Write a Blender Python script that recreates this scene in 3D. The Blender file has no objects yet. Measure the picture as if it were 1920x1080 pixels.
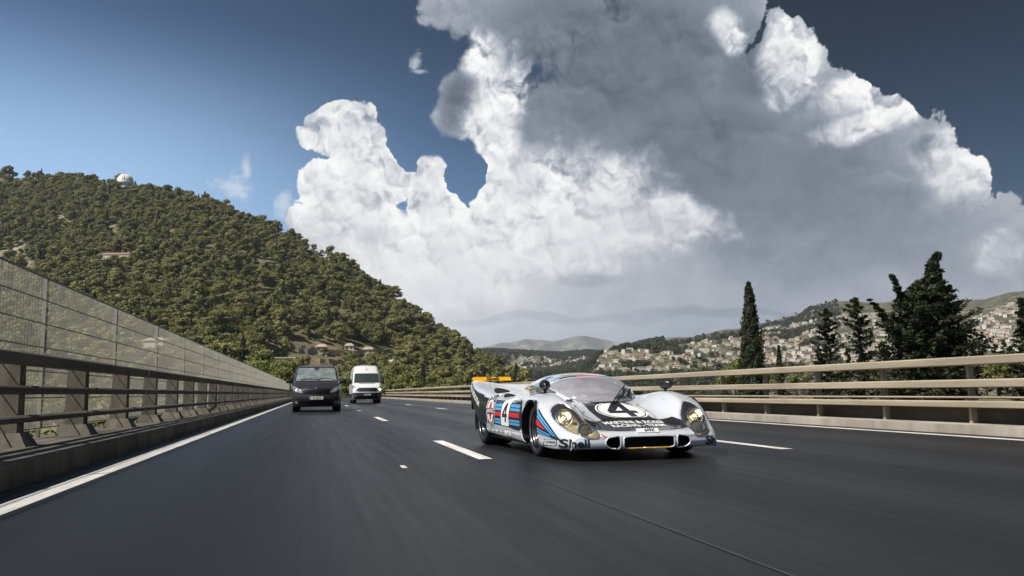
import bpy, bmesh, math, random
import numpy as np
from mathutils import Vector, Matrix
from mathutils.bvhtree import BVHTree
from math import radians, sin, cos, pi, atan2, sqrt, tan
S = bpy.context.scene
C = S.collection
# ------------------------------------------------------------------ camera
CAMH, FPX = 0.7, 1600.0
YAW, PITCH, ROLL = radians(12.989), radians(6.889), radians(-0.80)
_F = Vector((sin(YAW)*cos(PITCH), cos(YAW)*cos(PITCH), sin(PITCH)))
_r = Vector((cos(YAW), -sin(YAW), 0)); _u = _r.cross(_F)
_R = _r*cos(ROLL) + _u*sin(ROLL); _U = -_r*sin(ROLL) + _u*cos(ROLL)
cam_data = bpy.data.cameras.new('camera'); cam = bpy.data.objects.new('camera', cam_data); C.objects.link(cam)
cam.matrix_world = Matrix(((_R.x, _U.x, -_F.x, 0), (_R.y, _U.y, -_F.y, 0), (_R.z, _U.z, -_F.z, CAMH), (0, 0, 0, 1)))
cam_data.sensor_width = 36.0; cam_data.lens = 36.0*FPX/1920.0
cam_data.clip_start = 0.05; cam_data.clip_end = 60000
S.camera = cam
def ray(px, py):                       # survey helper: direction seen at a picture point
    return (_F + _R*((px-960)/FPX) - _U*((py-540)/FPX)).normalized()
def ae(px, py):                        # azimuth (from +Y towards +X) and elevation
    d = ray(px, py); return atan2(d.x, d.y), math.asin(d.z)
def at_depth(px, py, r):
    d = ray(px, py); h = sqrt(d.x*d.x+d.y*d.y); return Vector((d.x/h*r, d.y/h*r, CAMH+d.z/h*r))
# ------------------------------------------------------------------ light
SUN_AZ, SUN_EL = radians(-112), radians(52)      # azimuth clockwise from +Y
SUNDIR = Vector((sin(SUN_AZ)*cos(SUN_EL), cos(SUN_AZ)*cos(SUN_EL), sin(SUN_EL)))
sl = bpy.data.lights.new('sun', 'SUN'); sl.energy = 5.0; sl.angle = radians(0.5); sl.color = (1.0, 0.93, 0.82)
sun = bpy.data.objects.new('sun', sl); C.objects.link(sun); sun.rotation_euler = SUNDIR.to_track_quat('Z', 'Y').to_euler()
S.view_settings.view_transform = 'Standard'; S.view_settings.look = 'None'
S.view_settings.exposure = 0.35; S.view_settings.gamma = 1.0; S.view_settings.use_curve_mapping = False
S.cycles.max_bounces = 10; S.cycles.transparent_max_bounces = 24; S.cycles.volume_bounces = 0
S.cycles.caustics_reflective = False; S.cycles.caustics_refractive = False
# ------------------------------------------------------------------ node helper
class NT:
    def __init__(s, tree): s.t = tree; s.n = tree.nodes; s.l = tree.links
    def new(s, typ, ins=None, **kw):
        n = s.n.new(typ)
        for k, v in kw.items(): setattr(n, k, v)
        for k, v in (ins or {}).items(): s.put(n.inputs[k], v)
        return n
    def put(s, sock, v):
        if isinstance(v, bpy.types.Node): v = v.outputs[0]
        if isinstance(v, bpy.types.NodeSocket): s.l.new(v, sock)
        elif isinstance(v, (tuple, list)) and sock.type == 'RGBA' and len(v) == 3: sock.default_value = (*v, 1)
        else: sock.default_value = v
    def m(s, op, a, b=0.0, c=0.0, clamp=False):
        n = s.n.new('ShaderNodeMath'); n.operation = op; n.use_clamp = clamp
        s.put(n.inputs[0], a); s.put(n.inputs[1], b); s.put(n.inputs[2], c); return n.outputs[0]
    def v(s, op, a, b=(0, 0, 0)):
        n = s.n.new('ShaderNodeVectorMath'); n.operation = op
        s.put(n.inputs[0], a); s.put(n.inputs[1], b)
        return n.outputs['Value'] if op in ('LENGTH', 'DOT_PRODUCT', 'DISTANCE') else n.outputs[0]
    def rng(s, x, a, b, c=0.0, d=1.0, smooth=True):
        n = s.n.new('ShaderNodeMapRange'); n.interpolation_type = 'SMOOTHSTEP' if smooth else 'LINEAR'
        s.put(n.inputs[0], x)
        for i, q in enumerate((a, b, c, d)): s.put(n.inputs[1+i], q)
        return n.outputs[0]
    def mix(s, f, a, b):
        n = s.n.new('ShaderNodeMix'); n.data_type = 'RGBA'
        s.put(n.inputs[0], f); s.put(n.inputs[6], a); s.put(n.inputs[7], b); return n.outputs[2]
    def noise(s, vec, scale, detail=4, rough=0.55, dim='3D', **kw):
        n = s.n.new('ShaderNodeTexNoise'); n.noise_dimensions = dim; n.inputs['Scale'].default_value = scale
        n.inputs['Detail'].default_value = detail; n.inputs['Roughness'].default_value = rough
        for k, q in kw.items(): n.inputs[k].default_value = q
        if vec is not None: s.put(n.inputs['Vector'], vec)
        return n.outputs[0]
# ------------------------------------------------------------------ sky with cumulus clouds
W = bpy.data.worlds.new('World'); S.world = W; W.use_nodes = True
N = NT(W.node_tree); N.n.clear()
tc = N.new('ShaderNodeTexCoord')
sky = N.new('ShaderNodeTexSky'); sky.sky_type = 'NISHITA'; sky.sun_disc = False
sky.sun_elevation = SUN_EL; sky.sun_rotation = SUN_AZ % (2*pi); sky.air_density = 1.0; sky.dust_density = 0.6; sky.ozone_density = 2.0
sep = N.new('ShaderNodeSeparateXYZ', {0: tc.outputs['Generated']})
AZ = N.m('ARCTAN2', sep.outputs[0], sep.outputs[1]); EL = N.m('ARCSINE', sep.outputs[2])
P = N.new('ShaderNodeCombineXYZ', {0: AZ, 1: EL, 2: 0.0}).outputs[0]
D3 = tc.outputs['Generated']
def blob(Pn, cx, cy, rx, ry, rot=0.0):
    a0, e0 = ae(cx, cy); a1, e1 = ae(cx+8, cy); a2, e2 = ae(cx, cy-8)
    sx = max(1e-4, abs(a1-a0)/8*rx); sy = max(1e-4, abs(e2-e0)/8*ry)
    q = N.v('SUBTRACT', Pn, (a0, e0, 0))
    if rot:
        n = N.new('ShaderNodeVectorRotate', {'Vector': q, 'Angle': radians(rot)}, rotation_type='Z_AXIS'); q = n.outputs[0]
    q = N.v('MULTIPLY', q, (1/sx, 1/sy, 0))
    return N.m('SUBTRACT', 1.0, N.v('LENGTH', q))
def union(Pn, bl, k=0.18):
    f = None
    for b in bl:
        g = blob(Pn, *b)
        f = g if f is None else N.m('SMOOTH_MAX', f, g, k)
    return f
# domain warp so that no outline stays an ellipse
wn = N.new('ShaderNodeTexNoise', {'Vector': P, 'Scale': 7.0, 'Detail': 2.0, 'Roughness': 0.5}, noise_dimensions='2D')
wv = N.v('MULTIPLY', N.v('SUBTRACT', wn.outputs['Color'], (0.5, 0.5, 0.5)), (0.06, 0.05, 0.0))
PW = N.v('ADD', P, wv)
MASS = [(642,262,74,74),(650,330,70,80),(590,345,46,62),(655,430,120,150),(722,325,62,74),(800,330,60,72),(805,390,80,80),(800,530,330,175),
        (925,118,84,82),(884,192,98,86),(945,235,56,96),(980,20,260,90),(990,330,96,190),(1205,220,290,300),(1330,30,130,110),
        (1470,105,82,92),(1390,190,180,150),(1590,210,108,98),(1690,250,72,104),(1500,330,300,220),(1755,370,104,120),
        (1650,480,280,170),(1885,500,74,80),(1250,600,1000,230),(760,640,340,130),(1190,430,330,230),(1800,560,160,80)]
F0 = union(PW, MASS, 0.11)
def billow(vec, sc):
    v1 = N.new('ShaderNodeTexVoronoi', {'Vector': vec, 'Scale': sc, 'Detail': 3.0, 'Roughness': 0.5, 'Lacunarity': 2.3}, feature='F1', voronoi_dimensions='2D')
    return v1.outputs['Distance']
nw = N.new('ShaderNodeTexNoise', {'Vector': P, 'Scale': 26.0, 'Detail': 3.0, 'Roughness': 0.6}, noise_dimensions='2D')
DW = N.v('ADD', P, N.v('MULTIPLY', N.v('SUBTRACT', nw.outputs['Color'], (0.5,0.5,0.5)), (0.035,0.035,0.0)))
B1 = billow(DW, 17.0)
B2 = billow(N.v('ADD', DW, (0.003, 0.008, 0.0)), 17.0)
n1 = N.noise(P, 9.0, 7, 0.62, '2D'); n2 = N.noise(DW, 22.0, 6, 0.6, '2D')
Fd = N.m('ADD', F0, N.m('MULTIPLY', N.m('SUBTRACT', n1, 0.5), 0.42))
Fd = N.m('SUBTRACT', Fd, N.m('MULTIPLY', N.m('SUBTRACT', B1, 0.45), 0.30))
HOLES = [(885,318,30,26),(742,262,26,30)]
hf = None
for b in HOLES:
    q_ = blob(PW, *b); hf = q_ if hf is None else N.m('MAXIMUM', hf, q_)
hf = N.m('ADD', hf, N.m('ADD', N.m('MULTIPLY', N.m('SUBTRACT', n1, 0.5), 1.6), N.m('MULTIPLY', N.m('SUBTRACT', B1, 0.4), 0.9)))
Fd = N.m('SUBTRACT', Fd, N.m('MULTIPLY', N.rng(hf, -0.25, 0.5), 1.4))
soft = union(P, [(1000,60,250,110),(860,200,150,120),(900,560,420,120),(700,540,260,160)], 0.3)
edge = N.rng(soft, -0.1, 0.3, 0.05, 0.22)
mask = N.rng(Fd, 0.02, N.m('ADD', edge, 0.02))
# wisps left of the mass
wf = N.m('ADD', union(P, [(440,350,46,30,0),(462,320,14,40,0),(780,118,16,30,25),(788,134,30,8,0),(530,385,20,40,0)], .1), N.m('MULTIPLY', N.m('SUBTRACT', N.noise(DW, 26.0, 5, 0.7, '2D'), 0.5), 2.6))
wm = N.m('MULTIPLY', N.rng(wf, 0.05, 0.9), 0.6)
# thickness: grey underside against sunlit lobes
DARK = [(1130,110,290,180),(1310,290,230,150),(1460,360,240,140),(1400,120,90,80),(1620,400,110,70),(1560,470,300,70),(870,190,60,60),(1750,300,40,30)]
dk = union(PW, DARK, 0.3)
dk = N.m('ADD', dk, N.m('MULTIPLY', N.m('SUBTRACT', n1, 0.5), 0.75))
dkf = N.rng(dk, -0.25, 0.55)
BRI = [(650,330,110,140),(800,380,130,110),(930,250,60,160),(900,110,45,60),(1040,380,220,110),(900,480,300,90),(1020,440,260,100),(840,540,180,40,-8),(1480,110,60,75),(1610,170,80,40),(1700,200,50,50),(1790,330,70,70),(1620,240,90,30),(1880,480,55,40),(1350,60,40,40),(1240,430,120,60)]
br = N.rng(N.m('ADD', union(PW, BRI, 0.25), N.m('MULTIPLY', N.m('SUBTRACT', n2, 0.5), 0.9)), -0.25, 0.45)
rel = N.m('MULTIPLY', N.m('SUBTRACT', B2, B1), 2.2)
rel = N.m('ADD', rel, N.m('MULTIPLY', N.m('SUBTRACT', n2, 0.5), 0.25))
val = N.m('SUBTRACT', N.m('ADD', 0.47, N.m('MULTIPLY', br, 0.33)), N.m('MULTIPLY', dkf, N.m('SUBTRACT', 0.24, N.m('MULTIPLY', br, 0.19))))
relamp = N.m('MULTIPLY', N.m('ADD', 0.055, N.m('MULTIPLY', br, 0.30)), N.rng(Fd, 0.8, 0.1, 0.5, 1.5))
val = N.m('ADD', val, N.m('MULTIPLY', rel, relamp))
val = N.m('ADD', val, N.m('MULTIPLY', N.m('SUBTRACT', n1, 0.5), 0.22))
rim = N.rng(Fd, 0.02, 0.34, 0.20, 0.0)
val = N.m('ADD', val, N.m('MULTIPLY', rim, N.m('ADD', 0.15, br)))
# small flat darker shelf clouds low over the valley
shelf = union(PW, [(1095,540,90,16),(1300,590,240,14),(1000,600,200,10)], 0.05)
shm = N.rng(N.m('ADD', shelf, N.m('MULTIPLY', N.m('SUBTRACT', n2, 0.5), 1.6)), 0.0, 0.5)
val = N.m('SUBTRACT', val, N.m('MULTIPLY', shm, 0.07))
lowf = N.m('MULTIPLY', N.rng(EL, 0.30, 0.07), 0.74)
lowv = N.m('ADD', N.rng(AZ, 0.02, 0.55, 0.92, 0.50), N.m('MULTIPLY', N.m('SUBTRACT', n2, 0.5), 0.22))
val = N.m('ADD', N.m('MULTIPLY', val, N.m('SUBTRACT', 1.0, lowf)), N.m('MULTIPLY', lowv, lowf))
val = N.m('SUBTRACT', val, N.m('MULTIPLY', shm, 0.06)); val = N.m('MAXIMUM', val, 0.06)
ramp = N.new('ShaderNodeValToRGB', {0: val}); cr = ramp.color_ramp; cr.interpolation = 'LINEAR'
stops = [(0.0,(.045,.055,.072)),(0.18,(.115,.135,.168)),(0.38,(.25,.285,.345)),(0.58,(.50,.53,.58)),(0.78,(.80,.81,.83)),(1.0,(1.0,1.0,0.985))]
while len(cr.elements) < len(stops): cr.elements.new(0.5)
for e, (p, c) in zip(cr.elements, stops): e.position = p; e.color = (*c, 1)
cloudc = ramp.outputs[0]
# clear blue: Nishita, deeper high up and to the right of the road, paler towards the sunny side
g1 = N.rng(AZ, -0.42, 0.62, 1.0, 0.0, False)
gain = N.m('ADD', N.m('MULTIPLY', N.m('POWER', N.m('MAXIMUM', g1, 0.001), 1.3), 0.095), 0.016)
hor = N.rng(EL, 0.46, 0.10, 0.0, 1.0)
gain = N.m('MULTIPLY', gain, N.m('ADD', 0.52, N.m('MULTIPLY', hor, 1.15)))
nish = N.new('ShaderNodeVectorMath', {0: sky.outputs[0]}, operation='SCALE'); N.put(nish.inputs['Scale'], gain)
pale = N.m('MULTIPLY', N.m('MULTIPLY', N.rng(EL, 0.42, 0.16), N.rng(AZ, 0.16, -0.25)), 0.80)
blue = N.mix(pale, nish.outputs[0], (.62, .72, .86))
blue = N.v('MULTIPLY', blue, (0.74, 0.94, 1.10))
col = N.mix(wm, blue, (.72, .78, .85))
col = N.mix(mask, col, cloudc)
hz = N.m('MULTIPLY', N.rng(EL, 0.12, 0.0), 0.45)
col = N.mix(hz, col, (.52, .60, .68))
col = N.mix(N.rng(EL, 0.0, -0.06), col, (.10, .11, .10))
bg = N.new('ShaderNodeBackground', {'Color': col, 'Strength': 0.80})
wo = N.new('ShaderNodeOutputWorld', {0: bg})
W.cycles.sampling_method = 'MANUAL'; W.cycles.sample_map_resolution = 1024
# ------------------------------------------------------------------ building helpers
def mat(name, col=(.5,.5,.5), rough=.5, metal=0.0, spec=.5, coat=0.0, var=0.0, vscale=3.0, bump=0.0, bscale=40.0, emit=None, trans=0.0, ior=1.45, alpha=1.0, aniso=None):
    m = bpy.data.materials.new(name); m.use_nodes = True; t = NT(m.node_tree); t.n.clear()
    p = t.new('ShaderNodeBsdfPrincipled', {'Base Color': (*col, 1), 'Roughness': rough, 'Metallic': metal, 'Specular IOR Level': spec, 'Coat Weight': coat, 'Coat Roughness': 0.04, 'IOR': ior, 'Transmission Weight': trans, 'Alpha': alpha})
    tcn = t.new('ShaderNodeTexCoord')
    if var:
        n = t.noise(tcn.outputs['Object'], vscale, 5, 0.6)
        k = t.rng(n, 0.3, 0.7, 1-var, 1+var)
        sc = t.new('ShaderNodeVectorMath', {0: tuple(col)}, operation='SCALE'); t.put(sc.inputs['Scale'], k)
        t.put(p.inputs['Base Color'], sc.outputs[0])
    if bump:
        n = t.noise(tcn.outputs['Object'], bscale, 4, 0.6)
        b = t.new('ShaderNodeBump', {'Strength': bump, 'Distance': 0.02, 'Height': n}); t.put(p.inputs['Normal'], b)
    if emit: p.inputs['Emission Color'].default_value = (*emit[:3], 1); p.inputs['Emission Strength'].default_value = emit[3]
    o = t.new('ShaderNodeOutputMaterial', {0: p}); return m
def link(name, me, parent=None, **tags):
    o = bpy.data.objects.new(name, me); C.objects.link(o)
    if parent: o.parent = parent
    for k, v in tags.items(): o[k] = v
    return o
def thing(name, loc, rz=0.0, **tags):
    o = bpy.data.objects.new(name, None); C.objects.link(o); o.location = loc; o.rotation_euler = (0, 0, rz); o.empty_display_size = .2
    for k, v in tags.items(): o[k] = v
    return o
def np_mesh(name, V, Fq, mats=(), smooth=False, midx=None):
    me = bpy.data.meshes.new(name); V = np.asarray(V, np.float32); Fq = np.asarray(Fq, np.int32); k = Fq.shape[1]
    me.vertices.add(len(V)); me.vertices.foreach_set('co', V.ravel())
    me.loops.add(Fq.size); me.loops.foreach_set('vertex_index', Fq.ravel())
    me.polygons.add(len(Fq)); me.polygons.foreach_set('loop_start', np.arange(0, Fq.size, k, dtype=np.int32))
    me.polygons.foreach_set('use_smooth', np.full(len(Fq), smooth))
    for m in mats: me.materials.append(m)
    if midx is not None: me.polygons.foreach_set('material_index', np.asarray(midx, np.int32))
    me.update(calc_edges=True); me.validate(); return me
def grid_faces(n, m, wrap=False):
    i, j = np.meshgrid(np.arange(n-1), np.arange(m if wrap else m-1), indexing='ij'); j2 = (j+1) % m
    return np.stack([i*m+j, (i+1)*m+j, (i+1)*m+j2, i*m+j2], -1).reshape(-1, 4)
class MB:                                # collects shapes into one mesh
    def __init__(s): s.b = bmesh.new()
    def box(s, c, d, bev=0.0, rot=None, taper=1.0):
        r = bmesh.ops.create_cube(s.b, size=1.0); vs = r['verts']
        for v in vs:
            k = taper if v.co.z > 0 else 1.0
            v.co = Vector((v.co.x*d[0]*k, v.co.y*d[1]*k, v.co.z*d[2]))
        if bev: 
            es = list({e for v in vs for e in v.link_edges})
            g = bmesh.ops.bevel(s.b, geom=es, offset=bev, segments=2, affect='EDGES', profile=.5); vs = list({v for f in g['faces'] for v in f.verts} | {v for v in vs if v.is_valid})
        M = Matrix.Translation(c) @ (rot.to_matrix().to_4x4() if rot is not None else Matrix.Identity(4))
        bmesh.ops.transform(s.b, matrix=M, verts=[v for v in vs if v.is_valid]); return s
    def hull(s, pts):                    # convex solid from points
        vs = [s.b.verts.new(p) for p in pts]; bmesh.ops.convex_hull(s.b, input=vs); return s
    def tube(s, pts, r, n=8, closed=False, cap=True):
        pts = [Vector(p) for p in pts]; rr = r if isinstance(r, (list, tuple)) else [r]*len(pts); rings = []
        L = len(pts); up = None
        for i, p in enumerate(pts):
            a = pts[(i-1) % L] if (closed or i > 0) else p; b = pts[(i+1) % L] if (closed or i < L-1) else p
            t = (b-a).normalized() if (b-a).length > 1e-9 else Vector((0, 0, 1))
            if up is None: up = Vector((0, 0, 1)) if abs(t.z) < .9 else Vector((1, 0, 0))
            x = t.cross(up).normalized(); y = x.cross(t).normalized(); up = y
            rings.append([s.b.verts.new(p + x*cos(2*pi*k/n)*rr[i] + y*sin(2*pi*k/n)*rr[i]) for k in range(n)])
        for i in range(L if closed else L-1):
            A, B = rings[i], rings[(i+1) % L]
            for k in range(n): s.b.faces.new((A[k], A[(k+1) % n], B[(k+1) % n], B[k]))
        if cap and not closed: s.b.faces.new(rings[0][::-1]); s.b.faces.new(rings[-1])
        return s
    def lathe(s, prof, c=(0, 0, 0), axis='Z', n=32):   # prof: (radius, along-axis)
        rings = []
        for r, h in prof:
            ring = []
            for k in range(n):
                a = 2*pi*k/n; p = (r*cos(a), r*sin(a), h)
                if axis == 'X': p = (p[2], p[0], p[1])
                if axis == 'Y': p = (p[0], p[2], p[1])
                ring.append(s.b.verts.new(Vector(p)+Vector(c)))
            rings.append(ring)
        for A, B in zip(rings, rings[1:]):
            for k in range(n): s.b.faces.new((A[k], A[(k+1) % n], B[(k+1) % n], B[k]))
        return s
    def quad(s, *p): s.b.faces.new([s.b.verts.new(q) for q in p]); return s
    def prism(s, poly, f0, f1):          # polygon (u,v) between two maps
        A = [s.b.verts.new(f0(u, v)) for u, v in poly]; B = [s.b.verts.new(f1(u, v)) for u, v in poly]; n = len(poly)
        s.b.faces.new(A); s.b.faces.new(B[::-1])
        for k in range(n): s.b.faces.new((A[k], B[k], B[(k+1) % n], A[(k+1) % n]))
        return s
    def build(s, name, m, parent=None, smooth=False, **tags):
        bmesh.ops.recalc_face_normals(s.b, faces=s.b.faces[:]); me = bpy.data.meshes.new(name); s.b.to_mesh(me); s.b.free()
        for q in (m if isinstance(m, (list, tuple)) else [m]): me.materials.append(q)
        if smooth: me.polygons.foreach_set('use_smooth', [True]*len(me.polygons))
        return link(name, me, parent, **tags)
def copy_tree(o, parent=None):
    c = o.copy(); C.objects.link(c); c.parent = parent
    for ch in [k for k in bpy.data.objects if k.parent == o]: copy_tree(ch, c)
    return c
def copy_kids(o, kids, parent=None):     # kids: known children, avoids the search
    c = o.copy(); C.objects.link(c); c.parent = parent
    for ch in kids: q = ch.copy(); C.objects.link(q); q.parent = c
    return c
# noise in plain python, for terrain and scatter
_rs = np.random.RandomState(7); _G = _rs.rand(256, 256)
def vnoise(x, y, sc, seed=0):
    x = np.asarray(x, float)/sc + seed*17.3; y = np.asarray(y, float)/sc + seed*9.1
    xi = np.floor(x).astype(int); yi = np.floor(y).astype(int); fx = x-xi; fy = y-yi; fx = fx*fx*(3-2*fx); fy = fy*fy*(3-2*fy)
    g = lambda a, b: _G[a % 256, b % 256]
    return (g(xi, yi)*(1-fx)+g(xi+1, yi)*fx)*(1-fy)+(g(xi, yi+1)*(1-fx)+g(xi+1, yi+1)*fx)*fy - .5
def fbm(x, y, sc, o=4, seed=0): return sum(vnoise(x, y, sc/2**i, seed+i)*.5**i for i in range(o))
# ------------------------------------------------------------------ terrain
def ss(a, b, x): t = np.clip((np.asarray(x, float)-a)/(b-a), 0, 1); return t*t*(3-2*t)
def ridge_fn(pts, extra_l=None, extra_r=None):
    A = np.array([ae(*p) for p in pts]); a = A[:, 0]; t = np.tan(A[:, 1])
    if extra_l: a = np.r_[[radians(q[0]) for q in extra_l], a]; t = np.r_[[q[1] for q in extra_l], t]
    if extra_r: a = np.r_[a, [radians(q[0]) for q in extra_r]]; t = np.r_[t, [q[1] for q in extra_r]]
    return lambda az: np.interp(az, a, t)
def az_of(px, py=735): return ae(px, py)[0]
# near wooded hill
RL = [(0,330),(60,332),(110,338),(200,347),(255,356),(330,373),(400,391),(480,427),(540,452),(600,478),(650,507),(700,540),(750,572),(800,606),(850,641),(900,676),(940,701),(975,722),(1010,742)]
rl = ridge_fn(RL, [(-110, .02), (-75, .12), (-50, .22), (-30, .26)], [(12, -.02), (16, -.05)])
Dl = lambda az: np.interp(az, [-1.6, -.6, az_of(0), az_of(235), az_of(600), az_of(800), az_of(1000)], [1500, 1500, 1350, 1130, 900, 780, 640])
Bl = lambda az: np.interp(az, [-1.6, -1.0, az_of(0), az_of(300), az_of(590), az_of(1000)], [150, 110, 130, 190, 400, 500])
def hill_left(az, r):
    D, B = Dl(az), Bl(az); t = (r-B)/(D-B); zr = rl(az)*D; z0 = -26.0
    e0 = z0/B; z = r*(e0+(rl(az)-e0)*np.clip(t, 0, 1)**.62)
    z = np.where(t > 1, zr-(t-1)*(D-B)*.35, z)
    z = np.where(t < 0, z0 + t*60, z)
    x, y = r*np.sin(az), r*np.cos(az)
    return z + fbm(x, y, 160, 4, 3)*16*ss(0, .12, t)*(1-.75*ss(.75, 1.0, t))*ss(-.02,.25, zr/400)
# broad valley ground, near shelf beside the road
def ground(az, r):
    x, y = r*np.sin(az), r*np.cos(az)
    g = -26 + fbm(x, y, 90, 3, 5)*4
    left = -9-17*ss(10, 60, -x)
    right = -1.6-1.4*ss(11, 40, x)-30*ss(60, 520, x+0*r)
    near = np.where(x > 3, right, left)
    g = near*(1-ss(260, 520, r)*np.where(x > 3, .0, 1)) + g*ss(260, 520, r)*np.where(x > 3, 0, 1)
    g = np.where(np.abs(x-3.3) < 7.2, np.minimum(g, -2.6), g)
    return g + fbm(x, y, 30, 3, 9)*1.0*ss(14, 40, np.abs(x-3))
RR = [(1020,700),(1090,694),(1150,660),(1200,645),(1250,636),(1300,630),(1360,618),(1395,613),(1430,606),(1490,592),(1524,578),(1560,570),(1590,567),(1626,571),(1680,567),(1760,568),(1820,563),(1854,561),(1892,554),(1920,553)]
rr = ridge_fn(RR, [(5, -.02)], [(50, .118), (66, .11), (95, .05), (120, 0)])
Dr = lambda az: np.interp(az, [az_of(1090), az_of(1300), az_of(1600), az_of(1920), 2], [1900, 2500, 3100, 3000, 2600])
Br = lambda az: np.interp(az, [az_of(1090), az_of(1300), az_of(1920), 2], [900, 800, 700, 600])
def hill_right(az, r):
    D, B = Dr(az), Br(az); t = (r-B)/(D-B); zr = rr(az)*D; z0 = -34.0
    tt = np.clip(t, 0, 1); z = z0+(zr-z0)*(tt*.62+.38*np.sin(tt*pi/2)**1.5)
    z = np.where(t > 1, zr-(t-1)*(D-B)*.3, z); z = np.where(t < 0, z0 + t*60, z)
    x, y = r*np.sin(az), r*np.cos(az)
    return z + fbm(x, y, 420, 4, 11)*60*ss(0, .15, t)*(1-ss(.8, 1, t))*ss(0, .06, rr(az)) + fbm(x,y,70,2,4)*5*ss(0,.1,t)
# middle knoll in front of it
RK = [(1075,712),(1110,672),(1140,656),(1175,650),(1215,651),(1250,660),(1300,668),(1350,690),(1400,716)]
rk = ridge_fn(RK, [(13, -.1)], [(28, -.1)])
def knoll(az, r):
    D, B = 1250.0, 780.0; t = (r-B)/(D-B); zr = rk(az)*D; z0 = -32.0
    z = r*(z0/B+(rk(az)-z0/B)*np.clip(t, 0, 1)**.8); z = np.where(t > 1, zr-(t-1)*(D-B)*.5, z); z = np.where(t < 0, z0+t*80, z)
    x, y = r*np.sin(az), r*np.cos(az); return z + fbm(x, y, 120, 3, 21)*10*ss(0, .2, t)*(1-ss(.75, 1, t))
# town ridge closing the valley, blue mountains behind
RT = [(880,664),(920,661),(960,664),(1000,667),(1050,668),(1100,664),(1200,668),(1300,690)]
rt = ridge_fn(RT, [(-20, .01), (4, .02)], [(30, -.01)])
def town_ridge(az, r):
    D, B = 3400.0, 1500.0; t = (r-B)/(D-B); zr = rt(az)*D; z0 = -36.0
    z = z0+(zr-z0)*ss(0, 1, t)**.7; z = np.where(t > 1, zr-(t-1)*(D-B)*.3, z); z = np.where(t < 0, z0+t*60, z)
    x, y = r*np.sin(az), r*np.cos(az); return z + fbm(x, y, 300, 3, 31)*14*ss(0, .2, t)*(1-ss(.8, 1, t))
RM = [(840,668),(900,655),(940,643),(985,633),(1015,636),(1035,639),(1070,633),(1095,630),(1130,636),(1180,645),(1260,655),(1340,655)]
rm = ridge_fn(RM, [(-25, .01), (0, .035)], [(40, .02)])
RZ = [(1180,652),(1222,640),(1232,632),(1290,631),(1305,633),(1345,628),(1400,622),(1470,617)]
rz_ = ridge_fn(RZ, [(10, -.01)], [(45, .05)])
FNS = dict(hill_left=hill_left, ground=ground, hill_right=hill_right, knoll=knoll, town=town_ridge)
def terrain_z(az, r, which=None):
    return np.max(np.stack([FNS[k](az, r) for k in (which or FNS)]), 0)
def hit(px, py, which=None, r0=20, r1=3600):
    a, e = ae(px, py); r = np.concatenate([np.arange(r0, 700, 2.0), np.arange(700, r1, 6.0)])
    z = terrain_z(np.full_like(r, a), r, which); los = CAMH + r*tan(e); k = np.argmax(z >= los)
    if z[k] < los[k]: return None
    return Vector((r[k]*sin(a), r[k]*cos(a), float(z[k])))
def ground_mat(name, cols, sc, rock=None, rocksc=.02, spots=0):
    m = bpy.data.materials.new(name); m.use_nodes = True; t = NT(m.node_tree); t.n.clear()
    geo = t.new('ShaderNodeNewGeometry'); pos = geo.outputs['Position']
    a = t.noise(pos, sc, 6, .6); b = t.noise(pos, sc*5.3, 4, .6)
    c = t.mix(t.rng(a, .35, .65), cols[0], cols[1]); c = t.mix(t.rng(b, .45, .7), c, cols[2])
    if rock: c = t.mix(t.rng(t.noise(pos, rocksc, 5, .65), .55, .68), c, rock)
    if spots: c = t.mix(t.rng(t.m('ADD', t.noise(pos, spots, 3, .7), t.m('MULTIPLY', t.m('SUBTRACT', a, .5), .5)), .50, .58), c, (.045,.055,.028))
    p = t.new('ShaderNodeBsdfPrincipled', {'Base Color': c, 'Roughness': .95, 'Specular IOR Level': .1})
    bp = t.new('ShaderNodeBump', {'Strength': .6, 'Distance': 2.0, 'Height': b}); t.put(p.inputs['Normal'], bp)
    t.new('ShaderNodeOutputMaterial', {0: p}); return m
def polar_sheet(name, fn, a0, a1, na, rs, m, **tags):
    az, r = np.meshgrid(np.linspace(a0, a1, na), rs, indexing='ij'); z = fn(az, r)
    V = np.stack([r*np.sin(az), r*np.cos(az), z], -1).reshape(-1, 3)
    return link(name, np_mesh(name, V, grid_faces(na, len(rs)), [m], True), None, **tags)
M_wood = ground_mat('forest_floor', [(.075,.080,.035),(.13,.115,.065),(.19,.155,.10)], .02, (.34,.29,.22), .012)
M_scrub = ground_mat('scrub', [(.085,.095,.055),(.17,.16,.10),(.24,.21,.15)], .012, (.36,.32,.26), .006, .12)
M_dry = ground_mat('dry_hill', [(.075,.078,.05),(.15,.125,.09),(.18,.145,.115)], .006, (.33,.29,.25), .004, .06)
M_mtn = ground_mat('mountain', [(.11,.12,.115),(.17,.17,.16),(.25,.235,.215)], .0012, (.42,.39,.36), .0008)
polar_sheet('ground', ground, -pi, pi, 361, np.r_[0.5, 3, np.arange(6, 60, 3), np.arange(60, 600, 18), np.geomspace(620, 40000, 24)], M_scrub, kind='structure')
polar_sheet('hill_slope', hill_left, radians(-88), az_of(1010), 300, np.r_[np.linspace(90, 1600, 190)], M_wood, kind='structure')
polar_sheet('far_hillside', hill_right, az_of(1030), radians(62), 260, np.linspace(500, 4200, 130), M_dry, kind='structure')
polar_sheet('knoll', knoll, az_of(1060), az_of(1420), 90, np.linspace(740, 1600, 60), M_scrub, kind='structure')
polar_sheet('town_hill', town_ridge, radians(-2), az_of(1330), 140, np.linspace(1400, 4300, 60), M_scrub, kind='structure')
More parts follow.
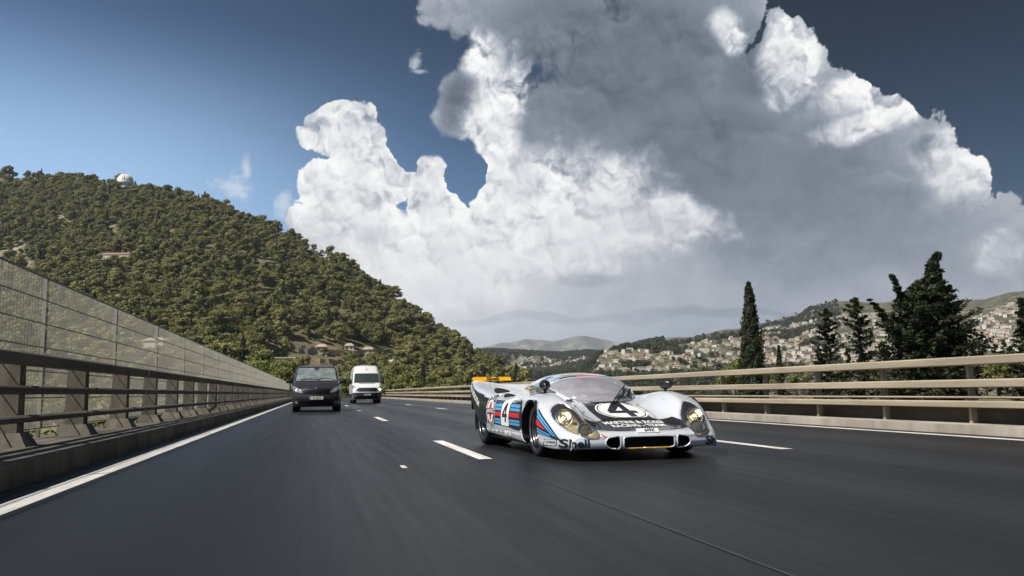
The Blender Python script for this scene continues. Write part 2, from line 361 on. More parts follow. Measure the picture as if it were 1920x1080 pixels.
def mtn(D, B, rfn, z0, seed, amp):
    def f(az, r):
        t = (r-B)/(D-B); zr = rfn(az)*D; z = z0+(zr-z0)*np.clip(t, 0, 1)**1.1; z = np.where(t > 1, zr-(t-1)*(D-B)*.4, z)
        x, y = r*np.sin(az), r*np.cos(az); return z+fbm(x, y, D*.09, 5, seed)*amp*np.clip(t*1.2, 0, 1)*(1-.75*ss(.85, 1, t))
    return f
polar_sheet('mountains', mtn(9000., 6600., rm, -40, 41, 230), radians(-6), az_of(1330), 220, np.linspace(6200, 10800, 70), M_mtn, kind='structure')
polar_sheet('mesa_hill', mtn(5600., 4300., rz_, -40, 45, 50), az_of(1190), radians(40), 120, np.linspace(4200, 7500, 50), M_mtn, kind='structure')
# ------------------------------------------------------------------ foliage
def leafmat(name, c1, c2, c3, rough=.6):
    m = bpy.data.materials.new(name); m.use_nodes = True; t = NT(m.node_tree); t.n.clear()
    oi = t.new('ShaderNodeObjectInfo'); geo = t.new('ShaderNodeNewGeometry')
    n = t.noise(geo.outputs['Position'], .35, 3, .6)
    c = t.mix(oi.outputs['Random'], c1, c2); c = t.mix(t.rng(n, .42, .68), c, c3)
    d = t.new('ShaderNodeBsdfPrincipled', {'Base Color': c, 'Roughness': rough, 'Specular IOR Level': .25})
    tr = t.new('ShaderNodeBsdfTranslucent', {'Color': c})
    mx = t.new('ShaderNodeMixShader', {0: .22, 1: d, 2: tr}); t.new('ShaderNodeOutputMaterial', {0: mx}); return m
M_pine = leafmat('pine_needles', (.065,.082,.026), (.22,.205,.065), (.27,.245,.09))
M_olive = leafmat('bright_needles', (.13,.15,.04), (.18,.19,.06), (.22,.22,.08))
M_cyp = leafmat('cypress_scales', (.018,.026,.014), (.026,.034,.016), (.05,.06,.024))
M_fartree = leafmat('distant_foliage', (.040,.055,.028), (.075,.085,.045), (.10,.105,.06))
M_bark = mat('bark', (.10,.075,.055), .9, var=.3)
rng = np.random.RandomState(11)
def leaves(cent, nrm, size, asp=.5):
    n = len(cent); nrm = nrm/np.linalg.norm(nrm, axis=1)[:, None]
    a = np.cross(nrm, rng.normal(size=(n, 3))); a /= np.linalg.norm(a, axis=1)[:, None]; b = np.cross(nrm, a)
    s = (size*(.6+.8*rng.rand(n)))[:, None]; k = asp
    return np.stack([cent-a*s, cent-b*s*k, cent+a*s, cent+b*s*k], 1).reshape(-1, 3)
def quads(nv): return np.arange(nv).reshape(-1, 4)
def crown_pine(h, w, nclump, nleaf, size, seed, flat=.55, low=.25):
    global rng; rng = np.random.RandomState(seed); out = []
    for i in range(nclump):
        t = rng.rand(); zc = h*(low+(1-low)*(t**.8)*.88); rr_ = w*(.5 if t > .8 else 1.0)*sqrt(max(.05, 1-((zc/h-.55)/.62)**2))*.62
        a = rng.rand()*2*pi; q = rng.rand()**.5; c = np.array([cos(a)*rr_*q, sin(a)*rr_*q, zc]); R = w*(.24+.16*rng.rand())
        d = rng.normal(size=(nleaf, 3)); d /= np.linalg.norm(d, axis=1)[:, None]; d[:, 2] = np.where(d[:, 2] < -.3, -d[:, 2], d[:, 2])
        rad = R*(.72+.35*rng.rand(nleaf))[:, None]; p = c+d*rad*np.array([1, 1, flat]); out.append(leaves(p, d+rng.normal(size=(nleaf, 3))*.45, size))
    V = np.concatenate(out); return V
def trunk_mesh(name, h, r, seed, limbs=5, lean=.1):
    g = np.random.RandomState(seed); mb = MB(); k = 6; pts = [Vector((g.normal()*lean*h*.1*(i/k), g.normal()*lean*h*.1*(i/k), h*i/k)) for i in range(k+1)]
    mb.tube(pts, [r*(1-.7*i/k) for i in range(k+1)], 7)
    for i in range(limbs):
        j = 2+int(g.rand()*(k-2)); a = g.rand()*2*pi; L = h*(.2+.15*g.rand()); p = pts[j]
        mb.tube([p, p+Vector((cos(a)*L*.5, sin(a)*L*.5, L*.28)), p+Vector((cos(a)*L, sin(a)*L, L*.5))], [r*.4, r*.25, r*.08], 5)
    bmesh.ops.recalc_face_normals(mb.b, faces=mb.b.faces[:]); me = bpy.data.meshes.new(name); mb.b.to_mesh(me); mb.b.free(); me.materials.append(M_bark); return me
def crown_mesh(name, V, m): return np_mesh(name, V, quads(len(V)), [m])
PINES = [(crown_mesh('crown', crown_pine(9.0, 4.4, 20, 62, .42, s, fl, lo), M_pine), trunk_mesh('trunk', 7.0, .22, s)) for s, fl, lo in ((1,.6,.3),(2,.5,.42),(3,.75,.22),(4,.6,.35))]
BRIGHT = [(crown_mesh('crown', crown_pine(7.5, 4.2, 18, 90, .28, s, .8, .12), M_olive), trunk_mesh('trunk', 5.5, .18, s)) for s in (5, 6)]
def columnar(h, wfn, n, size, seed, up=.8, clump=True):
    global rng; rng = np.random.RandomState(seed); t = rng.rand(n); z = h*t; a = rng.rand(n)*2*pi
    w = wfn(t)*(1+.22*np.sin(a*3+t*19)+.15*np.sin(a*5-t*43)); q = .55+.5*rng.rand(n); p = np.stack([np.cos(a)*w*q, np.sin(a)*w*q, z], -1)
    d = np.stack([np.cos(a), np.sin(a), rng.normal(size=n)*.3], -1)+rng.normal(size=(n, 3))*.4; return leaves(p, d, size, .4)
CYPR = (crown_mesh('crown', columnar(10.0, lambda t: np.interp(t, [0,.1,.35,.6,.8,.95,1], [.7,1.0,.95,.7,.45,.25,.03])*1.25, 900, .34, 71), M_cyp), trunk_mesh('trunk', 7.0, .15, 9, 0, .02))
# scatter over the wooded hill
g = np.random.RandomState(5); n = 60000
az = radians(-50)+(az_of(985)-radians(-50))*g.rand(n); r = np.sqrt(g.rand(n)*(1420**2-70**2)+70**2)
keep = (r < Dl(az)+25) ; az, r = az[keep], r[keep]
x, y = r*np.sin(az), r*np.cos(az)
z = terrain_z(az, r, ('hill_left', 'ground'))
dens = .05+.72*(vnoise(x, y, 55, 2)+.5)+.25*vnoise(x, y, 140, 6); ok = (g.rand(len(x)) < dens) & ((x < -9) | (r > 455)) & ~((np.abs(x-3.3) < 9.5) & (y < 460))
terr = ((az > az_of(470)) & (az < az_of(730)) & (z > 6) & (z < 34) & (r < 560)); ok &= ~(terr & (g.rand(len(x)) < .72))
clear = []
def clearing(px, py, rad, which=('hill_left','ground')):
    p = hit(px, py, which)
    if p: clear.append((p.x, p.y, rad))
    return p
P_house = clearing(218, 497, 17); P_villa = clearing(292, 668, 12); P_dome = Vector((Dl(az_of(235))*sin(az_of(235)), Dl(az_of(235))*cos(az_of(235)), 0))
P_white = clearing(522, 694, 13); P_wall = clearing(795, 716, 16)
clear.append((P_dome.x, P_dome.y, 22)); RAMP = [hit(726+4*i, 668+3.6*i*1.05, ('hill_left','ground')) for i in range(0, 12)]
RAMP = [p for p in RAMP if p]; clear += [(p.x, p.y, 9) for p in RAMP]
for cx, cy, cr_ in clear: ok &= ~((x-cx)**2+(y-cy)**2 < cr_**2)
eb_ = (z-CAMH)/r; ok &= ~((az > az_of(525)) & (az < az_of(735)) & (eb_ < tan(ae(620,648)[1])) & (eb_ > tan(ae(620,712)[1])) & (g.rand(len(x)) < .78))
for px_, py_ in ((640,670),(690,665),(600,655)):
    q = hit(px_, py_, ('hill_left',)); ok &= ~((x-q.x)**2+(y-q.y)**2 < 15**2) if q else True
x, y, z, r, az = x[ok], y[ok], z[ok], r[ok], az[ok]
sc = (.72+.35*g.rand(len(x))+.75*g.rand(len(x))**4)*np.interp(r, [100, 350, 600, 1300], [.85, 1.3, 1.25, 1.2]); rot = g.rand(len(x))*2*pi
order = np.argsort(r/ sc); inview = (az > az_of(-20)) & (az < az_of(985)); order = [i for i in order if inview[i]]
solo = order[:285]; rest = np.setdiff1d(np.arange(len(x)), solo)
protos = []
for cm, tm in PINES+[BRIGHT[0], CYPR]:
    if tm is CYPR[1]: t = thing('cypress', (0, 0, 0), 0, label='slim dark cypress among the pines low on the wooded left hill', category='cypress', group='cypresses on the lower wooded hill')
    elif tm is BRIGHT[0][1]: t = thing('pine_tree', (0, 0, 0), 0, label='bright yellow-green round pine low on the wooded left hill', category='pine tree', group='bright pines on the lower wooded hill')
    else: t = thing('pine_tree', (0, 0, 0), 0, label='green umbrella-crowned pine at the foot of the wooded hill behind the left fence', category='pine tree', group='pines on the lower wooded hill')
    protos.append((t, [link('crown', cm, t), link('trunk', tm, t)]))
used = set(); KSEQ = [0,1,2,3,4,0,2,1,3,5,0,1,4,2,3,1,0,2,3,4,1,0,5,2]
for j, i in enumerate(solo):
    k = KSEQ[j % len(KSEQ)]; t, kids = protos[k]
    o = t if k not in used else copy_kids(t, kids)
    used.add(k); o.location = (x[i], y[i], z[i]-.3); o.rotation_euler = (0, 0, rot[i]); o.scale = (sc[i],)*3
def forest(name, X, Y, Z, SCL, ROT, kinds, srcs, **tags):
    me = bpy.data.meshes.new(name); me.vertices.add(len(X)); me.vertices.foreach_set('co', np.stack([X, Y, Z], -1).astype(np.float32).ravel())
    for nm, typ, val in (('scl', 'FLOAT', SCL), ('rotz', 'FLOAT', ROT), ('kind_id', 'INT', kinds)):
        a = me.attributes.new(nm, typ, 'POINT'); a.data.foreach_set('value', np.asarray(val, np.float32 if typ == 'FLOAT' else np.int32))
    o = link(name, me, None, kind='stuff', **tags)
    ng = bpy.data.node_groups.new(name, 'GeometryNodeTree'); ng.interface.new_socket('Geometry', in_out='INPUT', socket_type='NodeSocketGeometry'); ng.interface.new_socket('Geometry', in_out='OUTPUT', socket_type='NodeSocketGeometry')
    N2 = NT(ng); gi = N2.new('NodeGroupInput'); go = N2.new('NodeGroupOutput'); jn = N2.new('GeometryNodeJoinGeometry')
    at = lambda nm, dt: N2.new('GeometryNodeInputNamedAttribute', {'Name': nm}, data_type=dt).outputs[0]
    for k, src in enumerate(srcs):
        ob = N2.new('GeometryNodeObjectInfo', {'Object': src, 'As Instance': True}, transform_space='ORIGINAL')
        cp = N2.new('FunctionNodeCompare', data_type='INT', operation='EQUAL'); N2.put(cp.inputs[2], at('kind_id', 'INT')); cp.inputs[3].default_value = k
        sx = N2.new('ShaderNodeCombineXYZ', {0: 0.0, 1: 0.0, 2: at('rotz', 'FLOAT')})
        ii = N2.new('GeometryNodeInstanceOnPoints', {'Points': gi.outputs[0], 'Instance': ob.outputs['Geometry'], 'Selection': cp.outputs[0], 'Rotation': sx.outputs[0], 'Scale': at('scl', 'FLOAT')})
        N2.l.new(ii.outputs[0], jn.inputs[0])
    N2.l.new(jn.outputs[0], go.inputs[0])
    md = o.modifiers.new('scatter', 'NODES'); md.node_group = ng
    return o
forest('forest', x[rest], y[rest], z[rest]-.5, sc[rest], rot[rest], np.array(KSEQ+[0,1,2,3,1,2])[g.randint(0, len(KSEQ)+6, len(rest))], [p[1][0] for p in protos], label='dense pine forest covering the upper slopes of the left hill', category='forest')
print('pines', len(x))
# ------------------------------------------------------------------ road deck, markings, kerbs, barriers
Y0, Y1 = -14.0, 452.0
def asphalt():
    m = bpy.data.materials.new('asphalt'); m.use_nodes = True; t = NT(m.node_tree); t.n.clear()
    geo = t.new('ShaderNodeNewGeometry'); pos = geo.outputs['Position']
    st = t.v('MULTIPLY', pos, (9.0, .28, 1.0)); lane = t.v('MULTIPLY', pos, (.55, .012, 1.0))
    a = t.noise(st, 1.0, 5, .65); b = t.noise(lane, 1.0, 3, .5); f = t.noise(pos, 130.0, 3, .7); d = t.noise(pos, .22, 4, .6)
    sx = t.new('ShaderNodeSeparateXYZ', {0: pos}).outputs[0]
    tr = t.m('SINE', t.m('MULTIPLY', t.m('ADD', sx, 1.9), 2*pi*2/3.5))         # wheel tracks, polished and a little paler
    k = t.m('ADD', t.m('MULTIPLY', t.m('SUBTRACT', a, .5), .55), t.m('MULTIPLY', t.m('SUBTRACT', b, .5), .5))
    k = t.m('ADD', k, t.m('MULTIPLY', t.m('SUBTRACT', f, .5), .9)); k = t.m('ADD', k, t.m('MULTIPLY', tr, .06)); k = t.m('ADD', k, t.m('MULTIPLY', t.m('SUBTRACT', d, .5), .35))
    k = t.m('MULTIPLY', t.m('ADD', 1.0, k), 1.0)
    sc = t.new('ShaderNodeVectorMath', {0: (.0135, .0145, .017)}, operation='SCALE'); t.put(sc.inputs['Scale'], k)
    rg = t.m('ADD', .40, t.m("MULTIPLY", t.m("SUBTRACT", a, .5), .25)); rg = t.m('SUBTRACT', rg, t.m('MULTIPLY', tr, .03))
    p = t.new('ShaderNodeBsdfPrincipled', {'Base Color': sc.outputs[0], 'Roughness': rg, 'Specular IOR Level': .18})
    bp = t.new('ShaderNodeBump', {'Strength': .55, 'Distance': .006, 'Height': f}); t.put(p.inputs['Normal'], bp)
    t.new('ShaderNodeOutputMaterial', {0: p}); return m
M_asph = asphalt()
def paint():
    m = bpy.data.materials.new('road_paint'); m.use_nodes = True; t = NT(m.node_tree); t.n.clear()
    geo = t.new('ShaderNodeNewGeometry'); pos = geo.outputs['Position']
    a = t.noise(t.v('MULTIPLY', pos, (14.0, .8, 1.0)), 1.0, 5, .7); f = t.noise(pos, 60.0, 3, .7)
    c = t.mix(t.rng(t.m('ADD', a, t.m('MULTIPLY', f, .4)), .55, .85), (.78,.77,.74), (.50,.49,.47))
    p = t.new('ShaderNodeBsdfPrincipled', {'Base Color': c, 'Roughness': .55}); t.new('ShaderNodeOutputMaterial', {0: p}); return m
M_paint = paint()
def conc(name, c1, c2, sc=1.2, streak=(1,1,.25)):
    m = bpy.data.materials.new(name); m.use_nodes = True; t = NT(m.node_tree); t.n.clear()
    geo = t.new('ShaderNodeNewGeometry'); pos = geo.outputs['Position']
    a = t.noise(t.v('MULTIPLY', pos, streak), sc, 6, .65); f = t.noise(pos, 45.0, 4, .7)
    c = t.mix(t.rng(t.m('ADD', a, t.m('MULTIPLY', t.m('SUBTRACT', f, .5), .3)), .35, .68), c1, c2)
    p = t.new('ShaderNodeBsdfPrincipled', {'Base Color': c, 'Roughness': .85, 'Specular IOR Level': .3})
    bp = t.new('ShaderNodeBump', {'Strength': .35, 'Distance': .01, 'Height': f}); t.put(p.inputs['Normal'], bp)
    t.new('ShaderNodeOutputMaterial', {0: p}); return m
M_kerb = conc('kerb_concrete', (.26,.235,.195), (.42,.38,.32)); M_kerbL = conc('kerb_shaded_side', (.075,.068,.057), (.16,.145,.12))  # left kerb: same concrete with shade darkened into its colour
M_post = conc('post_concrete', (.12,.105,.085), (.21,.185,.15), 3.0); M_postR = conc('post_steel_painted', (.24,.20,.15), (.34,.29,.22), 3.0)  # left posts: tone lowered to carry the shade on that side
M_railL = conc('rail_shaded', (.085,.075,.065), (.15,.135,.115), 2.0, (1,.15,1.5)); M_railR = conc('rail_sunlit', (.27,.225,.165), (.40,.345,.265), 2.0, (1,.12,1.5))  # same rail twice: left copy has shade in its colour, right copy sunlight
def sheet(name, x0, x1, ya, yb, z, m, ny=1, **tags):
    ys = np.linspace(ya, yb, ny+1); V = [(x, y, z) for y in ys for x in (x0, x1)]
    return link(name, np_mesh(name, V, [[2*i, 2*i+1, 2*i+3, 2*i+2] for i in range(ny)], [m]), None, **tags)
XL, XR = -2.28, 9.05
mb = MB(); mb.box(((XL+XR)/2, (Y0+Y1)/2, -.5), (XR-XL+2.6, Y1-Y0, .9)); mb.build('bridge_deck', M_kerb, None, kind='structure')
sheet('road', XL-.05, XR+.05, Y0, Y1, 0, M_asph, 1, kind='structure')
sheet('road_marking', -2.02, -1.83, Y0, Y1, .004, M_paint, kind='structure')
sheet('road_marking', 8.55, 8.72, Y0, Y1, .004, M_paint, kind='structure')
def dashes(x, w, L, ys):
    V = []; F = []
    for y in ys:
        i = len(V); V += [(x, y, .004), (x+w, y, .004), (x+w, y+L, .004), (x, y+L, .004)]; F.append([i, i+1, i+2, i+3])
    link('road_marking', np_mesh('road_marking', V, F, [M_paint]), None, kind='structure')
dashes(1.66, .15, 3.6, [8.85+k*13.0 for k in range(0, 30)])
dashes(5.16, .15, 3.2, [8.9+k*13.0 for k in range(0, 30)])
M_seam = mat('seam', (.045,.045,.045), .6)
sheet('road_seam', 1.735, 1.75, Y0, 8.8, .003, M_seam, kind='structure')
M_tar = mat('tar_dark', (.018,.018,.02), .35); sheet('road_seam', 5.02, 5.035, Y0, Y1, .003, M_tar, kind='structure')
dashes(.80, .05, .30, [8.1])
# stained gutter strips beside the kerbs
M_gut = mat('gutter', (.028,.028,.03), .7, var=.4, vscale=1.5)
sheet('gutter', XL, XL+.14, Y0, Y1, .003, M_gut, kind='structure'); sheet('gutter', XR-.13, XR, Y0, Y1, .003, M_gut, kind='structure')
# reflective white glass drops would not read; kerbs
def kerb(x0, x1, h, name, sign):
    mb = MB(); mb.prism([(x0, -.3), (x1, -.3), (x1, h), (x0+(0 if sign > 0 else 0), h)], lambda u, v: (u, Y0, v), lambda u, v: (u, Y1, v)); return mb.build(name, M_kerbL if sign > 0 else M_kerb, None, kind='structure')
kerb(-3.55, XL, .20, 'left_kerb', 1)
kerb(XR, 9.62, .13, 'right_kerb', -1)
# ---- left parapet: stone-coloured posts, three dark rails
def parapet(name, X, side, rails, posty, mrail, mpost, post_sz, pz, label, ytop, ends=(Y0, Y1)):
    t = thing(name, (X, 0, 0), 0, label=label, category='barrier')
    for (z0, z1, th) in rails:
        mb = MB(); mb.prism([(0, z0), (side*th, z0+.015), (side*th, z1-.02), (side*(th-.03), z1), (0, z1)], lambda u, v: (u, ends[0], v), lambda u, v: (u, ends[1], v)); mb.build('rail', mrail, t)
        mb = MB(); yy = ends[0]+3
        while yy < 130: MB().box((side*(th+.004), yy, (z0+z1)/2), (.012, .16, (z1-z0)*.8), .003).build('rail_joint', M_bolt if side > 0 else M_railR, t); yy += 9.0
    def pmesh():
        mb = MB(); w, d = post_sz
        mb.hull([(-side*w, -d/2, pz), (-side*w, d/2, pz), (-side*.02, -d/2, pz), (-side*.02, d/2, pz), (-side*w*.9, -d*.38, ytop), (-side*w*.9, d*.38, ytop), (-side*.02, -d*.38, ytop), (-side*.02, d*.38, ytop)])
        if side > 0: mb.hull([(-side*(w+.08), -d*.85, pz), (-side*(w+.08), d*.85, pz), (side*.1, -d*.85, pz), (side*.1, d*.85, pz), (-side*(w+.02), -d*.6, pz+.14), (-side*(w+.02), d*.6, pz+.14), (side*.02, -d*.6, pz+.14), (side*.02, d*.6, pz+.14)])
        return mb
    p0 = pmesh().build('post', mpost, t); p0.location = (0, posty[0], 0)
    for y in posty[1:95]:
        q = p0.copy(); C.objects.link(q); q.location = (0, y, 0)
    if len(posty) > 95:
        vs = []; fs = []; src = p0.data
        for y in posty[95:]:
            o = len(vs); vs += [(v.co.x, v.co.y+y, v.co.z) for v in src.vertices]; fs += [[o+i for i in f.vertices] for f in src.polygons]
        me = bpy.data.meshes.new('post'); me.from_pydata(vs, [], fs); me.materials.append(mpost); link('post', me, t, kind='stuff')
    return t
M_bolt = mat('joint_steel', (.13,.12,.11), .5, .6, var=.2)
yl = [-3.15+2.62*k for k in range(0, 170) if -3.15+2.62*k < Y1-2]
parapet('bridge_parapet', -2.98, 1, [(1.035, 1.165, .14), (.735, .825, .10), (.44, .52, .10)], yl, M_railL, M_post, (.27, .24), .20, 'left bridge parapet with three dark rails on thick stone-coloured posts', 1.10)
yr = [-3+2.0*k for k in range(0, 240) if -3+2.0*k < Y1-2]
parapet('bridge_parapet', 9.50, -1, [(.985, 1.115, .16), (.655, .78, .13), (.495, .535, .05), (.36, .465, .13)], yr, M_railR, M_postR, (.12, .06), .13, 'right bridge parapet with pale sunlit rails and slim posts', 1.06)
# low rear curb wall behind the right rails
mb = MB(); mb.prism([(9.75, -.3), (10.0, -.3), (10.0, .42), (9.75, .42)], lambda u, v: (u, Y0, v), lambda u, v: (u, Y1, v)); mb.build('back_wall', conc('brown_wall', (.08,.065,.048), (.16,.13,.095), 1.0, (1,.3,1)), None, label='low stained brown wall behind the right parapet rails', category='wall')
# ---- left mesh screen behind the parapet
def meshmat():
    m = bpy.data.materials.new('woven_screen'); m.use_nodes = True; t = NT(m.node_tree); t.n.clear()
    geo = t.new('ShaderNodeNewGeometry'); sx = t.new('ShaderNodeSeparateXYZ', {0: geo.outputs['Position']})
    wy = t.m('SINE', t.m('MULTIPLY', sx.outputs[1], 2*pi/.11)); dirt = t.noise(t.v('MULTIPLY', geo.outputs['Position'], (1, .5, 2.0)), .8, 5, .6)
    lw = t.new('ShaderNodeLayerWeight', {'Blend': .5})
    a = t.m('ADD', t.m('ADD', .22, t.m('MULTIPLY', wy, .055)), t.m('MULTIPLY', t.m('SUBTRACT', dirt, .5), .3)); a = t.m('ADD', a, t.m('MULTIPLY', t.m('POWER', lw.outputs['Facing'], 6.0), .75), clamp=True)
    d = t.new('ShaderNodeBsdfPrincipled', {'Base Color': (.50,.48,.42,1), 'Roughness': .6}); tl = t.new('ShaderNodeBsdfTranslucent', {'Color': (.55,.52,.45,1)})
    dd = t.new('ShaderNodeMixShader', {0: .5, 1: d, 2: tl}); tr = t.new('ShaderNodeBsdfTransparent'); mx = t.new('ShaderNodeMixShader', {0: a, 1: tr, 2: dd}); t.new('ShaderNodeOutputMaterial', {0: mx}); return m
scr = thing('mesh_screen', (-3.38, 0, 0), 0, label='tall translucent woven mesh screen standing behind the left parapet', category='screen')
M_mesh = meshmat(); M_wire = mat('wire_steel', (.22,.21,.19), .5, .5)
ps = []; y = -8.0; k = 0
while y < Y1 and k < 99:
    L = 4.0 if y < 300 else 12.0
    MB().quad((0, y+.03, .30), (0, y+L-.03, .30), (0, y+L-.03, 2.22), (0, y+.03, 2.22)).build('mesh_panel', M_mesh, scr); y += L; k += 1
for z in (2.22, 1.93, 1.63, 1.33, 1.03, .70, .32):
    MB().tube([(.01, -8, z), (.01, 120, z)], .009 if z < 2.2 else .014, 5).build('wire', M_wire, scr)
mb = MB(); [mb.box((-.03, -8+4*i, 1.2), (.035, .05, 2.1)) for i in range(78)]; mb.build('screen_post', M_wire, scr, kind='stuff')
# ------------------------------------------------------------------ the racing car
I = np.interp
M_silver = mat('silver_paint', (.74,.77,.82), .24, .32, coat=1.0)
M_black = mat('black_paint', (.016,.017,.022), .22, coat=.6); M_charc = mat('charcoal_paint', (.026,.026,.034), .25, .1, coat=.6); M_navy = mat('navy_paint', (.012,.022,.075), .25, coat=.6)
M_lblue = mat('light_blue_paint', (.10,.36,.72), .3, coat=.5); M_red = mat('red_paint', (.70,.02,.03), .3, coat=.5)
M_wht = mat('white_vinyl', (.80,.80,.78), .35, coat=.3); M_yel = mat('yellow_paint', (.90,.45,.01), .35, coat=.3)
M_rub = mat('tyre_rubber', (.014,.014,.015), .75, bump=.2, bscale=60); M_rim = mat('rim_black', (.01,.01,.012), .35, .5); M_alu = mat('polished_aluminium', (.75,.75,.76), .22, 1.0)
M_dark = mat('duct_black', (.006,.007,.009), .6); M_mirror = mat('mirror_shell', (.012,.012,.014), .32)
M_glass = mat('screen_glass', (.93,.94,.96), .02, trans=1.0, ior=1.01, coat=1.0); M_glass.use_nodes = True
def thin_glass(name, tint, refl=.10, haze=.0, hazecol=(.7,.68,.74)):
    m = bpy.data.materials.new(name); m.use_nodes = True; t = NT(m.node_tree); t.n.clear()
    fr = t.new('ShaderNodeFresnel', {'IOR': 1.5}); tr = t.new('ShaderNodeBsdfTransparent', {'Color': (*tint, 1)}); gl = t.new('ShaderNodeBsdfGlossy', {'Roughness': .03, 'Color': (1,1,1,1)})
    df = t.new('ShaderNodeBsdfDiffuse', {'Color': (*hazecol, 1)}); tcn = t.new('ShaderNodeTexCoord'); n = t.noise(t.v('MULTIPLY', tcn.outputs['Object'], (3, 3, 8)), 2.0, 5, .6)
    a = t.new('ShaderNodeMixShader', {0: t.m('MULTIPLY', t.m('ADD', .5, n), haze), 1: tr, 2: df})
    b = t.new('ShaderNodeMixShader', {0: t.m('ADD', t.m('MULTIPLY', fr.outputs[0], 1.2), refl, clamp=True), 1: a, 2: gl}); t.new('ShaderNodeOutputMaterial', {0: b}); return m
M_screen = thin_glass('windscreen_cloud_glare', (.92,.92,.95), .09, .36, (.78,.76,.84)); M_cover = thin_glass('lamp_cover', (.92,.90,.80), .05, .04)  # windscreen: pale diffuse share stands for bright cloud reflected in the glass
M_side = thin_glass('side_perspex', (.5,.6,.72), .14, .15)
car = thing('racing_car', (3.17, 10.2, 0), radians(2.0), label='low silver racing car with striped flanks and a number 4 on its nose', category='racing car')
YS = [-2.12,-2.06,-1.95,-1.8,-1.6,-1.4,-1.15,-.9,-.6,-.3,0,.3,.6,.9,1.15,1.45,1.75,2.0]
HC = [.25,.285,.30,.325,.365,.41,.475,.545,.60,.62,.63,.66,.69,.71,.73,.75,.775,.80]
FC = [.25,.285,.325,.405,.52,.61,.668,.672,.645,.622,.62,.645,.69,.735,.765,.79,.83,.865]
XF = [.60,.62,.64,.66,.68,.69,.70,.70,.70,.70,.70,.71,.72,.73,.74,.76,.80,.84]
WD = [.78,.83,.88,.925,.955,.965,.97,.968,.965,.963,.965,.97,.978,.988,.992,.985,.96,.93]
SH = [.22,.25,.28,.34,.43,.50,.55,.555,.54,.52,.52,.54,.58,.62,.655,.70,.76,.82]
ZB = [.12,.12,.115,.115,.12,.13,.13,.13,.13,.14,.14,.15,.16,.18,.22,.36,.52,.62]
def station(y):
    h, f, xf, w, sh, zb = [float(I(y, YS, A)) for A in (HC, FC, XF, WD, SH, ZB)]
    rear = float(ss(.7, 1.4, y)); k = float(ss(-2.0, -1.4, y)); fo = (f-h)
    return [(0, h), (.20, h-.002), (.36, h+fo*.04-.012*k*(1-rear)), (min(.50, xf-.15), h+fo*.34-.012*k), (xf-.075, h+fo*.86), (xf, f), (xf+(w-xf)*.48, f-(f-sh)*.20), (xf+(w-xf)*.85, f-(f-sh)*.62),
            (w, sh-(sh-zb)*.22), (w+.004*0, sh-(sh-zb)*.45), (w-.004, sh-(sh-zb)*.72), (w-.02, zb+.03*k), (w-.05, zb)]
def plan_y(x, y):                       # the nose is bowed in plan and rounds off at its corners
    k = float(ss(-1.2, -2.0, y)); return y + k*(.16*abs(x)**2.2 + .10*max(0, abs(x)-.70)**1.5*3)
net = []
nose_z = [(0,.108,.10),(0,.118,.0),(0,.16,-.022),(0,.21,-.020),(0,.25,.0)]   # rows of the front face: z at centre, push
# two underside/front rows, then the stations
stn = {y: station(y) for y in YS}
base = stn[YS[0]]
for zc, push in ((.112,.10),(.118,.03),(.135,0),(.175,-.012),(.215,-.008)):
    row = []
    for j, (x, z) in enumerate(base):
        zt = z; zb0 = .112
        if j <= 7: zz = zc
        else: zz = min(zc, max(zb0, z))
        row.append((x, plan_y(x, YS[0])+push, zc) if j <= 7 else (base[8][0], plan_y(base[8][0], YS[0])+push*.4, .112+(zc-.112)*.78))
    net.append(row)
for y in YS: net.append([(x, plan_y(x if j < 8 else stn[y][8][0], y), z) for j, (x, z) in enumerate(stn[y])])
NETA = np.array(net)                     # rows x 13 x 3
def catmull(A, n, axis):
    A = np.moveaxis(A, axis, 0); L = len(A); P_ = np.concatenate([2*A[:1]-A[1:2], A, 2*A[-1:]-A[-2:-1]]); out = []
    for i in range(L-1):
        p0, p1, p2, p3 = P_[i:i+4]
        for t in np.arange(n)/n:
            out.append(.5*((2*p1)+(-p0+p2)*t+(2*p0-5*p1+4*p2-p3)*t*t+(-p0+3*p1-3*p2+p3)*t**3))
    out.append(A[-1]); return np.moveaxis(np.array(out), 0, axis)
full = np.concatenate([NETA[:, :0:-1]*np.array([-1, 1, 1]), NETA], 1)
# symmetric net smoothed across the centre line
SURF = catmull(catmull(full, 8, 0), 7, 1); nr, nc = SURF.shape[:2]
wgt = (ss(.60, .70, np.abs(SURF[..., 0]))*ss(-1.78, -1.95, SURF[..., 1])*ss(.30, .24, SURF[..., 2]))[..., None]; wgt[:1] = 0; wgt[-1:] = 0; wgt[:, :1] = 0; wgt[:, -1:] = 0
for _ in range(25):
    av = SURF.copy(); av[1:-1, 1:-1] = (SURF[:-2, 1:-1]+SURF[2:, 1:-1]+SURF[1:-1, :-2]+SURF[1:-1, 2:])/4; SURF = SURF*(1-wgt)+av*wgt
V = SURF.reshape(-1, 3).copy(); Fq = grid_faces(nr, nc)[:, ::-1].copy()
def solid_bvh(V, Fq): return BVHTree.FromPolygons([Vector(v) for v in V], [list(map(int, f)) for f in Fq])
BVH = solid_bvh(V, Fq)                    # the unbroken skin: everything painted on is laid onto this
